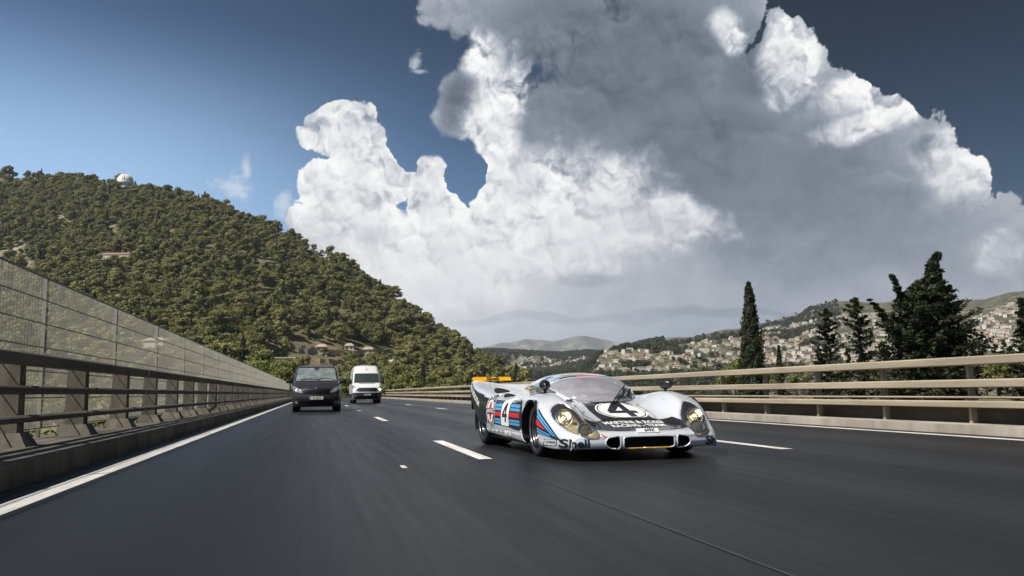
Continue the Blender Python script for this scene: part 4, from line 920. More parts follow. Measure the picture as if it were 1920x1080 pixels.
# wheels
def wheel(x, y, r, w, s, rr, face):
    wh = thing('wheel', (x, y, r)); wh.parent = car; h = w/2
    MB().lathe([(rr, s*h*.92), (rr+.012, s*h*1.0), (r-.055, s*h*1.04), (r-.018, s*h*.97), (r-.003, s*h*.80), (r, s*h*.4), (r, -s*h*.4), (r-.003, -s*h*.8), (r-.02, -s*h*.97), (rr, -s*h)], axis='X', n=64).build('tyre', M_rub, wh, True)
    dep = s*h
    MB().lathe([(rr+.004, dep*.90), (rr-.006, dep*.92), (rr-.012, dep*.80), (rr-.030, dep*.72), (rr-.036, dep*.5), (rr-.075, dep*.42), (.11, dep*.34), (.08, dep*.25), (.001, dep*.25)], axis='X', n=64).build('rim', M_rim, wh, True)
    for rad, dd, tk in ((rr+.004, .97, .0042), (rr-.022, .78, .0032), (rr-.040, .62, .003), (rr-.060, .50, .0026)):
        MB().tube([(dep*dd, rad*cos(t), rad*sin(t)) for t in np.linspace(0, 2*pi, 49)[:-1]], tk, 6, closed=True).build('rim_lip', M_alu, wh, True)
    mb = MB()
    for k in range(5):
        a = 2*pi*k/5; mb.hull([(dep*.42+dx, cc_*cos(a)-ss_*sin(a), cc_*sin(a)+ss_*cos(a)) for dx in (0, s*.015) for cc_, ss_ in ((.03,-.03),(.03,.03),(rr-.05,-.018),(rr-.05,.018))])
    mb.build('spoke', M_rim, wh); MB().lathe([(.028, dep*.4), (.030, dep*.80), (.024, dep*.86), (.001, dep*.86)], axis='X', n=20).build('hub_nut', M_alu, wh, True)
    return wh
for s in (-1, 1):
    wheel(s*.775, FR, .285, .235, s, .205, 0); wheel(s*.76, RR_, .305, .375, s, .205, 0)
# ------------------------------------------------------------------ driver
M_skin = mat('skin', (.52,.30,.21), .55, var=.05); M_cloth = mat('overall', (.06,.06,.085), .9, var=.2); M_helm = mat('helmet', (.75,.73,.70), .25, coat=.6)
def skinned(name, joints, edges, m, parent, sub=1):
    me = bpy.data.meshes.new(name); me.from_pydata([j[:3] for j in joints], edges, []); o = link(name, me, parent)
    md = o.modifiers.new('skin', 'SKIN'); lay_ = me.skin_vertices[0]
    for i, j in enumerate(joints): lay_.data[i].radius = (j[3], j[4] if len(j) > 4 else j[3]); lay_.data[i].use_root = (i == 0)
    sb_ = o.modifiers.new('sub', 'SUBSURF'); sb_.levels = sub; sb_.render_levels = sub; me.materials.append(m); return o
H = (-.22, .20)
drv = thing('person', (0,0,0), label='driver in dark overalls inside the racing car with both hands on the steering wheel', category='person'); drv.matrix_world = car.matrix_world.copy(); drv.location = car.location; drv.rotation_euler = car.rotation_euler
J = [(H[0],.06,.33,.14,.12),(H[0],.14,.44,.14,.11),(H[0],.20,.55,.15,.11),(H[0],.22,.61,.09,.08),(H[0],.21,.665,.045),(H[0],.19,.72,.05),
     (H[0]-.17,.17,.575,.058),(H[0]-.22,.0,.47,.043),(H[0]-.125,-.26,.56,.032),(H[0]-.11,-.36,.605,.024),
     (H[0]+.17,.17,.575,.058),(H[0]+.24,.0,.47,.043),(H[0]+.16,-.26,.56,.032),(H[0]+.15,-.36,.605,.024),
     (H[0]-.10,-.12,.35,.085),(H[0]-.14,-.42,.40,.06),(H[0]-.10,-.70,.24,.045),(H[0]+.10,-.12,.35,.085),(H[0]+.14,-.42,.40,.06),(H[0]+.10,-.70,.24,.045)]
E_ = [(0,1),(1,2),(2,3),(3,4),(4,5),(3,6),(6,7),(7,8),(8,9),(3,10),(10,11),(11,12),(12,13),(0,14),(14,15),(15,16),(0,17),(17,18),(18,19)]
skinned('body', J, E_, M_cloth, drv)
hd_ = MB(); bmesh.ops.create_uvsphere(hd_.b, u_segments=24, v_segments=18, radius=1.0)
for v in hd_.b.verts:
    x, y, z = v.co; w_ = .074*(1-.22*max(0, -z)); v.co = Vector((x*w_, y*.094*(1-.12*max(0, -z)), z*.112))
    if y < -.8 and abs(x) < .25 and -.25 < z < .15: v.co.y -= .016*(1-abs(x)*3)      # nose
    if y < -.7 and .1 < abs(x) < .55 and .05 < z < .35: v.co.y += .010               # eye sockets
    if y < -.5 and z < -.75: v.co.y -= .008
fc_ = hd_.build('head', M_skin, drv, True); fc_.location = (H[0], .175, .765)
M_eye = mat('eye_dark', (.02,.018,.016), .3); M_lip = mat('lips', (.40,.16,.13), .5)
for sx in (-1, 1): MB().lathe([(.001,-.006),(.010,-.004),(.013,.004)], (sx*.028,-.080,.012), 'Y', 12).build('eye', M_eye, fc_)
MB().tube([(-.022,-.083,-.05),(0,-.089,-.048),(.022,-.083,-.05)], .0045, 6).build('mouth', M_lip, fc_)
hb = MB(); bmesh.ops.create_uvsphere(hb.b, u_segments=28, v_segments=20, radius=1.0)
dl = [v for v in hb.b.verts if (v.co.y < -.42 and v.co.z < .42) or v.co.z < -.55]
bmesh.ops.delete(hb.b, geom=dl, context='VERTS')
for v in hb.b.verts: v.co = Vector((v.co.x*.096, v.co.y*.115, v.co.z*.122))
h_ = hb.build('helmet', M_helm, drv, True); h_.location = (H[0], .185, .775); sm_ = h_.modifiers.new('shell', 'SOLIDIFY'); sm_.thickness = .01
for sx, wx in ((-1, H[0]-.11), (1, H[0]+.15)):
    c = Vector((wx, -.385, .615)); Jn = [(wx, -.36, .605, .026), (wx+.0, -.39, .62, .030)]; En = [(0, 1)]
    for f in range(4):
        d = (f-1.5)*.017; i = len(Jn); L = (.9, 1.0, .96, .8)[f]
        Jn += [(wx+d, -.412, .632+.004*L, .009), (wx+d*1.05, -.435, .634, .0085), (wx+d*1.05, -.446, .615, .008), (wx+d, -.436, .598+.004*f*.5, .007)]; En += [(1, i), (i, i+1), (i+1, i+2), (i+2, i+3)]
    i = len(Jn); Jn += [(wx-sx*.028, -.392, .612, .011), (wx-sx*.040, -.412, .604, .0095), (wx-sx*.036, -.432, .600, .008)]; En += [(1, i), (i, i+1), (i+1, i+2)]
    skinned('hand', Jn, En, M_skin, drv)
# ------------------------------------------------------------------ vans: shells built as stacked plan outlines
def shell(levels, n=96):
    """levels: (z, y_front, y_back, half width, corner radius front, bow)"""
    rows = []
    for z, yf, yb, w, rc, bow in levels:
        r2 = .12; pts = []
        k1 = 34
        for i in range(k1):                                    # front face left to right, superellipse corner
            u = -1+2*i/(k1-1); x = (w-rc)*u; pts.append((x, yf-bow*(1-u*u)))
        for i in range(1, 9): t = pi/2*i/8; pts.append((w-rc+rc*sin(t), yf+rc*(1-cos(t))*1.5))
        for i in range(1, 12): pts.append((w, yf+rc*1.5+(yb-r2-yf-rc*1.5)*i/11))
        for i in range(1, 6): t = pi/2*i/5; pts.append((w-r2*(1-cos(t)), yb-r2+r2*sin(t)))
        for i in range(1, 8): pts.append((w-r2-(2*w-2*r2)*i/8, yb))
        for i in range(0, 6): t = pi/2*i/5; pts.append((-w+r2*(1-sin(t)), yb-r2*(1-cos(t))))
        for i in range(1, 12): pts.append((-w, yb-r2-(yb-r2-yf-rc*1.5)*i/11))
        for i in range(0, 8): t = pi/2*i/8; pts.append((-w+rc*(1-cos(t)), yf+rc*(1-sin(t))*1.5))
        rows.append([(x, y, z) for x, y in pts])
    A = catmull(np.array(rows), 5, 0); nr, nc = A.shape[:2]; V = A.reshape(-1, 3); F = grid_faces(nr, nc, True)
    return A, V, F
def capped(A, V, F, m, parent, name='body'):
    nr, nc = A.shape[:2]; me = bpy.data.meshes.new(name); fs = [list(map(int, f)) for f in F]; fs.append([int((nr-1)*nc+k) for k in range(nc)]); fs.append([int(k) for k in range(nc)][::-1])
    me.from_pydata([tuple(v) for v in V], [], fs); me.materials.append(m); me.polygons.foreach_set('use_smooth', [True]*len(me.polygons)); return link(name, me, parent)
M_vglass = mat('van_glass', (.035,.045,.045), .04, coat=1.0); M_vglass2 = mat('van_glass_sky_sheen', (.17,.20,.195), .06, coat=1.0, var=.35, vscale=2.5)  # second glass: reflected sky put into the base colour
M_vdark = mat('van_black', (.034,.027,.026), .28, .15, spec=.4, coat=.8); M_vwht = mat('van_white', (.66,.66,.65), .3, coat=.5, var=.03)
M_plas = mat('bumper_plastic', (.022,.022,.024), .55); M_lampv = mat('lamp_clear', (.55,.56,.57), .12, .7, coat=1.0); M_lit = mat('lamp_lit', (1,.95,.85), .3, emit=(1,.86,.66,9.0)); M_grl = mat('grille_black', (.008,.008,.010), .4)
M_blue = mat('plate_blue', (.03,.07,.40), .5); M_plate = mat('plate_white', (.75,.75,.72), .5); M_pyel = mat('plate_yellow', (.75,.65,.1), .5)
def vwheels(t, w, yf, yb, r, tw):
    for s in (-1, 1):
        for y in (yf, yb):
            wh = thing('wheel', (s*(w-tw/2-.02), y, r)); wh.parent = t; h = tw/2
            MB().lathe([(r*.6, s*h), (r*.9, s*h*1.02), (r, s*h*.6), (r, -s*h*.6), (r*.9, -s*h), (r*.6, -s*h)], axis='X', n=36).build('tyre', M_rub, wh, True)
            MB().lathe([(r*.62, s*h*.9), (r*.55, s*h*.7), (r*.2, s*h*.75), (.001, s*h*.75)], axis='X', n=24).build('rim', M_alu, wh, True)
def mirror_of(P_): return [(-a, b) for a, b in P_]
# ---- black people carrier
van = thing('passenger_van', (.04, 34.6, 0), radians(-.3), label='black people carrier van with roof rails driving in the left lane', category='van')
LV = [(.20,.16,4.72,.86,.25,.10),(.30,.06,4.75,.90,.25,.12),(.50,.0,4.76,.93,.25,.13),(.72,.02,4.76,.945,.26,.13),(.90,.10,4.76,.945,.28,.12),(1.02,.30,4.75,.935,.30,.10),(1.14,.62,4.74,.92,.26,.08),(1.20,.90,4.73,.905,.2,.07),(1.40,1.22,4.70,.875,.18,.06),(1.62,1.55,4.65,.84,.17,.05),(1.76,1.80,4.60,.80,.16,.05),(1.84,2.02,4.5,.73,.16,.04),(1.875,2.3,4.3,.6,.15,.03)]
A_, V_, F_ = shell(LV); bv = solid_bvh(V_, F_); capped(A_, V_, F_, M_vdark, van)
lv = lambda poly, nm, m, par, off=.004, ax='front', side=-1, grid=.06: lay(poly, ax, nm, m, par, off, grid, bvh=bv, side=side)
ws_ = lv([(-.80,1.225),(.80,1.225),(.735,1.735),(.6,1.76),(-.6,1.76),(-.735,1.735)], 'windscreen', M_vglass2, van, .006)
lv([(-.12,1.76),(.12,1.76),(.06,1.66),(-.06,1.66)], 'mirror_mount', M_plas, ws_, .009)
lv([(-.52,.80),(-.56,.86),(-.48,.90),(.48,.90),(.56,.86),(.52,.80),(.44,.70),(-.44,.70)], 'grille', M_grl, van, .006)
mb = MB()
for z in (.74,.785,.83): mb.tube(trace([(x, z) for x in np.linspace(-.5,.5,12)], 'front', .02, bvh=bv), .009, 6)
mb.build('grille_bar', M_vdark, van, True); MB().tube(trace([(x, .915) for x in np.linspace(-.52,.52,14)], 'front', .012, bvh=bv), .010, 6).build('bonnet_edge', M_chr, van, True)
eb = trace([(0,.905)], 'front', .035, bvh=bv)[0]; em = thing('emblem', (eb.x, eb.y, eb.z)); em.parent = van; mb = MB(); mb.tube([(.042*cos(t), 0, .042*sin(t)) for t in np.linspace(0, 2*pi, 25)[:-1]], .006, 6, closed=True); 
for k in range(3): a = pi/2+k*2*pi/3; mb.hull([(.0,-.006,.0),(.0,.006,.0),(.042*cos(a),0,.042*sin(a)),(.009*cos(a+1.57),0,.009*sin(a+1.57)),(-.009*cos(a+1.57),0,-.009*sin(a+1.57))])
mb.build('star', M_chr, em)
HLP = smooth_closed([(-.52,.735),(-.62,.745),(-.80,.80),(-.885,.90),(-.90,1.0),(-.84,.995),(-.72,.93),(-.58,.83)], 5)
for P_ in (HLP, mirror_of(HLP)):
    hl = thing('headlight', (0,0,0)); hl.parent = van; lv(P_, 'lens', M_lampv, hl, .008); s = -1 if P_ is HLP else 1
    for lx, lz, r_ in ((.70,.845,.050),(.80,.89,.04)):
        q = trace([(s*lx, lz)], 'front', .012, bvh=bv)[0]; MB().lathe([(r_, 0), (r_*.8, .004), (.001, -.006)], q, 'Y', 20).build('lamp', M_refl, hl, True)
lv([(-.60,.30),(.60,.30),(.66,.42),(-.66,.42)], 'lower_intake', M_grl, van, .006)
for s in (-1, 1): lv([(s*.62,.50),(s*.90,.55),(s*.90,.60),(s*.62,.57)], 'bumper_strip', M_plas, van, .006); lv([(s*.68,.32),(s*.80,.34),(s*.80,.42),(s*.68,.42)], 'fog_lamp', M_lampv, van, .006)
lv([(-.93,.20),(.93,.20),(.93,.26),(-.93,.26)], 'front_lip', M_plas, van, .006)
mb = MB(); mb.box((0,-.165,.535), (.54,.02,.115), .004); plv = mb.build('number_plate', M_plate, van); MB().box((-.245,-.178,.535), (.045,.008,.11)).build('plate_band', M_blue, plv); MB().box((-.105,-.178,.535), (.05,.008,.10)).build('plate_sticker', M_pyel, plv)
b = text_bm('VS   8DFVP', .085, .02, .85)
for v in b.verts: v.co = Vector((v.co.x+.03, -.183, .535+v.co.y))
me = bpy.data.meshes.new('lettering'); b.to_mesh(me); b.free(); me.materials.append(M_grl); link('lettering', me, plv)
for (x0, x1, z0) in ((-.62,.12,1.235),(.02,.72,1.235)):
    MB().tube(trace([(x0+(x1-x0)*k/8, z0+.07*sin(pi*k/8)*(.6 if x0 < -.1 else 1)+.01) for k in range(9)], 'front', .025, bvh=bv), .011, 6).build('wiper', M_grl, van)
for s in (-1, 1):
    lv([(1.35,1.20),(1.75,1.58),(2.3,1.62),(2.3,1.18)], 'side_window', M_vglass, van, .005, 'side', s); lv([(2.4,1.18),(2.4,1.62),(3.5,1.62),(3.5,1.18)], 'side_window', M_vglass, van, .005, 'side', s); lv([(3.6,1.18),(3.6,1.62),(4.45,1.58),(4.5,1.18)], 'side_window', M_vglass, van, .005, 'side', s)
    mm_ = thing('wing_mirror', (s*.93, 1.15, 1.20)); mm_.parent = van; MB().box((s*.155, 0, .02), (.22,.12,.17), .045).build('housing', M_vdark, mm_, True); MB().box((s*.02, .02, -.03), (.10,.06,.05), .015).build('bracket', M_plas, mm_)
    MB().tube([(s*.70,1.95,1.80),(s*.715,2.05,1.90),(s*.72,2.3,1.915),(s*.72,4.1,1.90),(s*.70,4.35,1.82)], .018, 8).build('roof_rail', M_grl, van, True)
    MB().lathe([(.335,-.02),(.36,.0),(.36,.06)], (s*.90,.95,.33), 'X', 30).build('wheel_arch', M_plas, van)
MB().box((0, 1.9, .28), (1.7, 3.6, .12)).build('underbody', M_grl, van); vwheels(van, .93, .95, 3.95, .33, .24)
# ---- white high-roof panel van
wv_ = thing('panel_van', (3.44, 59.0, 0), radians(0), label='white high-roof panel van with lit headlamps in the middle lane', category='van')
LW = [(.28,.10,5.8,.90,.22,.09),(.45,.02,5.9,.96,.22,.11),(.70,.0,5.9,.985,.24,.12),(.92,.04,5.9,.99,.25,.11),(1.10,.16,5.9,.985,.25,.10),(1.25,.42,5.9,.975,.22,.08),(1.38,.62,5.9,.96,.20,.07),(1.65,.90,5.9,.935,.2,.06),(1.95,1.20,5.9,.905,.2,.06),(2.10,1.36,5.88,.885,.2,.06),(2.30,1.55,5.86,.85,.22,.08),(2.50,1.80,5.8,.80,.25,.08),(2.60,2.1,5.6,.70,.25,.06),(2.64,2.5,5.4,.5,.2,.05)]
A_, V_, F_ = shell(LW); bv = solid_bvh(V_, F_); capped(A_, V_, F_, M_vwht, wv_)
w2 = lv([(-.86,1.40),(.86,1.40),(.80,2.02),(.74,2.06),(-.74,2.06),(-.80,2.02)], 'windscreen', M_vglass, wv_, .008)
lv([(-.55,1.335),(.55,1.335),(.52,1.365),(-.52,1.365)], 'cowl', M_grl, wv_, .008)
lv([(-.66,.84),(-.70,1.00),(-.56,1.07),(.56,1.07),(.70,1.00),(.66,.84),(.55,.80),(-.55,.80)], 'grille', M_plas, wv_, .008)
mb = MB()
for z in (.86,.925,.99): mb.tube(trace([(x, z) for x in np.linspace(-.62,.62,12)], 'front', .02, bvh=bv), .010, 6)
mb.build('grille_bar', M_grl, wv_)
q = trace([(0,.935)], 'front', .03, bvh=bv)[0]; em = thing('emblem', tuple(q)); em.parent = wv_; mb = MB(); mb.tube([(.082*cos(t), 0, .082*sin(t)) for t in np.linspace(0, 2*pi, 29)[:-1]], .011, 6, closed=True)
mb.tube([(-.045,0,.065),(0,0,-.01),(.045,0,.065)], .009, 6); mb.tube([(-.07,0,.03),(-.035,0,-.06),(0,0,.01),(.035,0,-.06),(.07,0,.03)], .009, 6); mb.build('badge', M_chr, em)
HW = smooth_closed([(-.68,.86),(-.80,.87),(-.955,.93),(-.965,1.16),(-.90,1.24),(-.80,1.12),(-.69,1.02)], 5)
for P_ in (HW, mirror_of(HW)):
    hl = thing('headlight', (0,0,0)); hl.parent = wv_; lv(P_, 'lens', M_lampv, hl, .010); s = -1 if P_ is HW else 1; q = trace([(s*.83,.94)], 'front', .02, bvh=bv)[0]
    MB().lathe([(.075,0),(.05,-.01),(.001,-.015)], q, 'Y', 24).build('lamp', M_lit, hl, True)
lv([(-.98,.30),(.98,.30),(.985,.72),(.5,.74),(-.5,.74),(-.985,.72)], 'bumper', M_plas, wv_, .010)
lv([(-.60,.40),(.60,.40),(.64,.52),(-.64,.52)], 'lower_intake', M_grl, wv_, .014)
for s in (-1, 1): lv([(s*.70,.50),(s*.86,.52),(s*.86,.58),(s*.70,.57)], 'fog_lamp', M_lampv, wv_, .016)
mb = MB(); mb.box((0,-.15,.585), (.52,.02,.11), .004); plv = mb.build('number_plate', M_plate, wv_); MB().box((-.235,-.163,.585), (.05,.008,.105)).build('plate_band', M_blue, plv); MB().box((.235,-.163,.585), (.05,.008,.105)).build('plate_band', M_blue, plv)
for k in range(6): MB().box((-.15+.06*k,-.163,.585), (.03,.006,.07)).build('plate_character', M_grl, plv)
for (x0, x1) in ((-.70,.0),(-.02,.68)): MB().tube(trace([(x0+(x1-x0)*k/8, 1.42+.03*sin(pi*k/8)) for k in range(9)], 'front', .03, bvh=bv), .012, 6).build('wiper', M_grl, wv_)
q = trace([(0,2.30)], 'front', .0, bvh=bv)[0]; MB().tube([q, q+Vector((0,.0,.07)), q+Vector((0,.12,.35))], [.03,.012,.006], 6).build('aerial', M_grl, wv_)
for s in (-1, 1):
    lv([(1.0,1.40),(1.5,1.98),(2.2,1.98),(2.2,1.38)], 'side_window', M_vglass, wv_, .006, 'side', s); lv([(.5,.40),(5.6,.40),(5.6,.66),(.5,.66)], 'side_moulding', M_plas, wv_, .010, 'side', s)
    mb = MB(); mb.tube(trace([(2.35,.5),(2.35,2.3)], 'side', .004, bvh=bv, side=s), .008, 5); mb.tube(trace([(3.8,.5),(3.8,2.3)], 'side', .004, bvh=bv, side=s), .008, 5); mb.build('panel_gap', M_grl, wv_)
    mm_ = thing('wing_mirror', (s*.97, 1.05, 1.50)); mm_.parent = wv_; MB().box((s*.15, 0, .0), (.20,.14,.36), .05).build('housing', M_plas, mm_, True); MB().box((s*.02,.02,.0), (.12,.06,.08), .015).build('bracket', M_plas, mm_)
MB().box((0, 2.6, .38), (1.8, 5.0, .14)).build('underbody', M_grl, wv_); vwheels(wv_, .97, 1.0, 4.7, .345, .26)
# ---- silver hatchback far behind, between the vans
hc = thing('small_car', (2.05, 150, 0), 0, label='small silver car far away, half hidden between the black and white vans', category='car')
LC = [(.22,.12,3.9,.76,.25,.14),(.40,.0,4.0,.83,.25,.16),(.62,.06,4.0,.85,.28,.15),(.80,.35,3.98,.84,.3,.12),(.92,.85,3.95,.80,.25,.1),(1.15,1.35,3.8,.70,.2,.08),(1.36,1.8,3.4,.58,.2,.06),(1.42,2.1,3.0,.45,.15,.05)]
A_, V_, F_ = shell(LC); bv = solid_bvh(V_, F_); capped(A_, V_, F_, mat('car_silver', (.62,.63,.64), .3, .5, coat=.5), hc)
lv([(-.68,.95),(.68,.95),(.56,1.33),(-.56,1.33)], 'windscreen', M_vglass, hc, .01); lv([(-.5,.32),(.5,.32),(.5,.45),(-.5,.45)], 'lower_intake', M_grl, hc, .01); lv([(-.3,.6),(.3,.6),(.3,.68),(-.3,.68)], 'grille', M_grl, hc, .01)
for s in (-1, 1): lv([(s*.45,.60),(s*.78,.64),(s*.78,.76),(s*.5,.70)], 'headlight', M_lampv, hc, .012); lv([(1.5,.95),(2.0,1.32),(3.2,1.3),(3.6,.95)], 'side_window', M_vglass, hc, .01, 'side', s)
MB().box((0,1.8,.25), (1.5,3.2,.1)).build('underbody', M_grl, hc); vwheels(hc, .84, .8, 3.2, .30, .2)
# ------------------------------------------------------------------ houses and woods on the far hillsides
M_hw = [mat('house_wall', c, .9, var=.08, vscale=.3) for c in ((.52,.47,.40),(.45,.39,.30),(.58,.55,.50),(.42,.31,.23))]
M_roof = mat('roof_tile', (.33,.19,.13), .85, var=.15, vscale=.5); M_roof2 = mat('roof_tile_pale', (.36,.29,.23), .85, var=.15, vscale=.5)
M_win = mat('window_dark', (.05,.055,.06), .2)
def house_mesh(name, w, d, h, rh, mw, mr, wins=True, wing=None):
    mb = MB(); b = mb.b
    def block(cx, cy, w, d, h, rh):
        v = [b.verts.new((cx+sx*w/2, cy+sy*d/2, zz)) for zz in (-3, h) for sx, sy in ((-1,-1),(1,-1),(1,1),(-1,1))]
        for f in ((0,1,5,4),(1,2,6,5),(2,3,7,6),(3,0,4,7)): b.faces.new([v[i] for i in f]).material_index = 0
        o = .5; e = [b.verts.new((cx+sx*(w/2+o), cy+sy*(d/2+o), h-.05)) for sx, sy in ((-1,-1),(1,-1),(1,1),(-1,1))]
        r1 = b.verts.new((cx-w/2+d*.35, cy, h+rh)); r2 = b.verts.new((cx+w/2-d*.35, cy, h+rh))
        for f in ((e[0],e[1],r2,r1),(e[1],e[2],r2),(e[2],e[3],r1,r2),(e[3],e[0],r1),(e[3],e[2],e[1],e[0])): b.faces.new(f).material_index = 1
        if wins:
            for fl in range(int(h//2.8)):
                n = max(2, int(w//3.2))
                for k in range(n):
                    for sy in (-1, 1):
                        X = cx-w/2+(k+.5)*w/n; Z = 1.0+fl*2.8; yy = cy+sy*(d/2+.03); q = [b.verts.new((X+a, yy, Z+c)) for a, c in ((-.55,0),(.55,0),(.55,1.4),(-.55,1.4))]
                        b.faces.new(q).material_index = 2
                for sx in (-1, 1):
                    X = cx+sx*(w/2+.03); Z = 1.0+fl*2.8; q = [b.verts.new((X, cy+a, Z+c)) for a, c in ((-.55,0),(.55,0),(.55,1.4),(-.55,1.4))]; b.faces.new(q).material_index = 2
    block(0, 0, w, d, h, rh)
    if wing: block(*wing)
    bmesh.ops.recalc_face_normals(b, faces=b.faces[:]); me = bpy.data.meshes.new(name); b.to_mesh(me); b.free()
    for q in (mw, mr, M_win): me.materials.append(q)
    return me
HM = [house_mesh('house', 13, 9, 5.8, 1.8, M_hw[0], M_roof), house_mesh('house', 17, 10, 6, 2, M_hw[2], M_roof2, wing=(6, -6, 8, 8, 3.4, 1.4)),
      house_mesh('house', 12, 11, 8.5, 1.6, M_hw[1], M_roof), house_mesh('house', 22, 11, 8.6, .5, M_hw[2], M_roof2), house_mesh('house', 14, 9, 3.6, 1.7, M_hw[0], M_roof2, wing=(-6, -5, 6, 7, 3.2, 1.2))]
g = np.random.RandomState(23)
def zone(n, x0, x1, y0, y1, which, lab, grp, smin, smax, dark=None, polyf=None):
    c = 0; tries = 0; pts = []
    while c < n and tries < n*30:
        tries += 1; px = x0+(x1-x0)*g.rand(); py = y0+(y1-y0)*g.rand()
        if polyf and not polyf(px, py): continue
        if (math.sin(px*.045+1)+math.sin(py*.21+px*.02)) < -.9+g.rand()*.9: continue
        p = hit(px, py, which, 500)
        if p is None or any((p.x-q[0])**2+(p.y-q[1])**2 < 20**2 for q in pts): continue
        k = g.randint(0, 5); o = link('house', HM[k], None, label=lab, category='house', group=grp)
        s = .48*(smin+(smax-smin)*g.rand()); o.location = p; o.scale = (s, s, s); o.rotation_euler = (0, 0, g.normal()*.5-.25); pts.append((p.x, p.y)); c += 1
    return pts
PTS = []
rtop = lambda px: np.interp(px, [q[0] for q in RR], [q[1] for q in RR])
PTS += zone(42, 1120, 1345, 655, 700, ('knoll',), 'pale tile-roofed house on the low knoll behind the racing car', 'houses on the middle knoll', .75, 1.15)
PTS += zone(105, 1300, 1500, 600, 690, ('hill_right',), 'pale house among trees on the far hillside left of the big conifer', 'houses on the far right hillside', .85, 1.5, polyf=lambda a, b: b > rtop(a)+14)
PTS += zone(62, 1500, 1680, 585, 680, ('hill_right',), 'pale house among trees on the far hillside behind the ragged conifers', 'houses behind the ragged conifers', .8, 1.4, polyf=lambda a, b: b > rtop(a)+24)
PTS += zone(34, 1820, 1925, 590, 650, ('hill_right',), 'pale house on the far hillside right of the big conifer', 'houses right of the big conifer', .8, 1.3)
PTS += zone(48, 925, 1110, 672, 694, ('town',), 'small pale town house on the valley floor under the blue mountains', 'houses of the valley town', 1.1, 2.0)
print('houses', len(PTS))
HX = []
def more(n, x0, x1, y0, y1, which, top):
    c = 0
    for _ in range(n*8):
        px = x0+(x1-x0)*g.rand(); py = y0+(y1-y0)*g.rand()
        if py < rtop(px)+top or (math.sin(px*.03+2)+math.sin(py*.17-px*.015)) < -1.1+g.rand()*1.0: continue
        p = hit(px, py, which, 500)
        if p is None: continue
        HX.append((p.x, p.y, p.z)); c += 1
        if c >= n: break
more(300, 1290, 1680, 590, 692, ('hill_right',), 14); more(110, 1815, 1925, 585, 660, ('hill_right',), 26); more(110, 925, 1130, 668, 694, ('town',), -99); more(40, 1110, 1350, 655, 702, ('knoll',), -99)
HX = np.array(HX); HSRC = []
for m_ in HM: HSRC.append([o for o in bpy.data.objects if o.data == m_][0])
forest('hillside_houses', HX[:, 0], HX[:, 1], HX[:, 2], .36+.28*g.rand(len(HX)), g.normal(size=len(HX))*.5-.25, g.randint(0, 5, len(HX)), HSRC, label='many more tiny pale houses scattered between the trees of the far hillsides', category='houses')
PTS += [tuple(q[:2]) for q in HX]
FT = [link('crown', crown_mesh('crown', crown_pine(6.5, 4.6, 9, 34, .8, s, .8, .1), M_fartree)) for s in (31, 32)]
# the two source crowns are real trees of the knoll
for o, (px, py) in zip(FT, ((1123, 668), (1129, 666))):
    o.name = 'round_tree'; o.location = hit(px, py, ('knoll',), 500); o['label'] = 'dark round tree at the left end of the knoll crest'; o['category'] = 'tree'; o['group'] = 'trees at the knoll end'
    link('trunk', trunk_mesh('trunk', 5, .2, 3), o)
def far_wood(name, n, a0, a1, r0, r1, fn, which, thr, smin, smax, lab, houses=True, topf=None):
    g = np.random.RandomState(n); a = a0+(a1-a0)*g.rand(n); r = np.sqrt(r0**2+(r1**2-r0**2)*g.rand(n)); x, y = r*np.sin(a), r*np.cos(a)
    z = terrain_z(a, r, which); k = (fbm(x, y, 260, 3, 6)+.5 > thr*g.rand(n)*1.0+.12)
    if topf is not None: k &= topf(a, r, g)
    if houses and PTS:
        H = np.array([(q[0], q[1]) for q in PTS]); d = np.full(n, 1e9)
        for h in H: d = np.minimum(d, (x-h[0]+ 9*h[0]/np.hypot(*h))**2+(y-h[1]+9*h[1]/np.hypot(*h))**2)
        k &= d > 17**2
    x, y, z = x[k], y[k], z[k]; forest(name, x, y, z-.3, smin+(smax-smin)*g.rand(len(x)), g.rand(len(x))*6.28, g.randint(0, 2, len(x)), FT, label=lab, category='woods')
far_wood('hillside_woods', 26000, az_of(1090), radians(34), 800, 3150, None, ('hill_right', 'ground'), .9, .7, 1.7, 'scattered dark trees between houses on the far right hillside', topf=lambda a, r, g: (r < Br(a)+(Dr(a)-Br(a))*(.70+.28*g.rand(len(r))**3)))
far_wood('knoll_woods', 5200, az_of(1070), az_of(1400), 700, 1330, None, ('knoll', 'ground'), .7, .6, 1.3, 'dark trees covering the middle knoll', topf=lambda a, r, g: r < 1290)
far_wood('valley_woods', 14000, az_of(880), az_of(1250), 560, 3500, None, ('town', 'ground', 'hill_right'), .8, .9, 2.0, 'dark band of woods across the valley below the town')
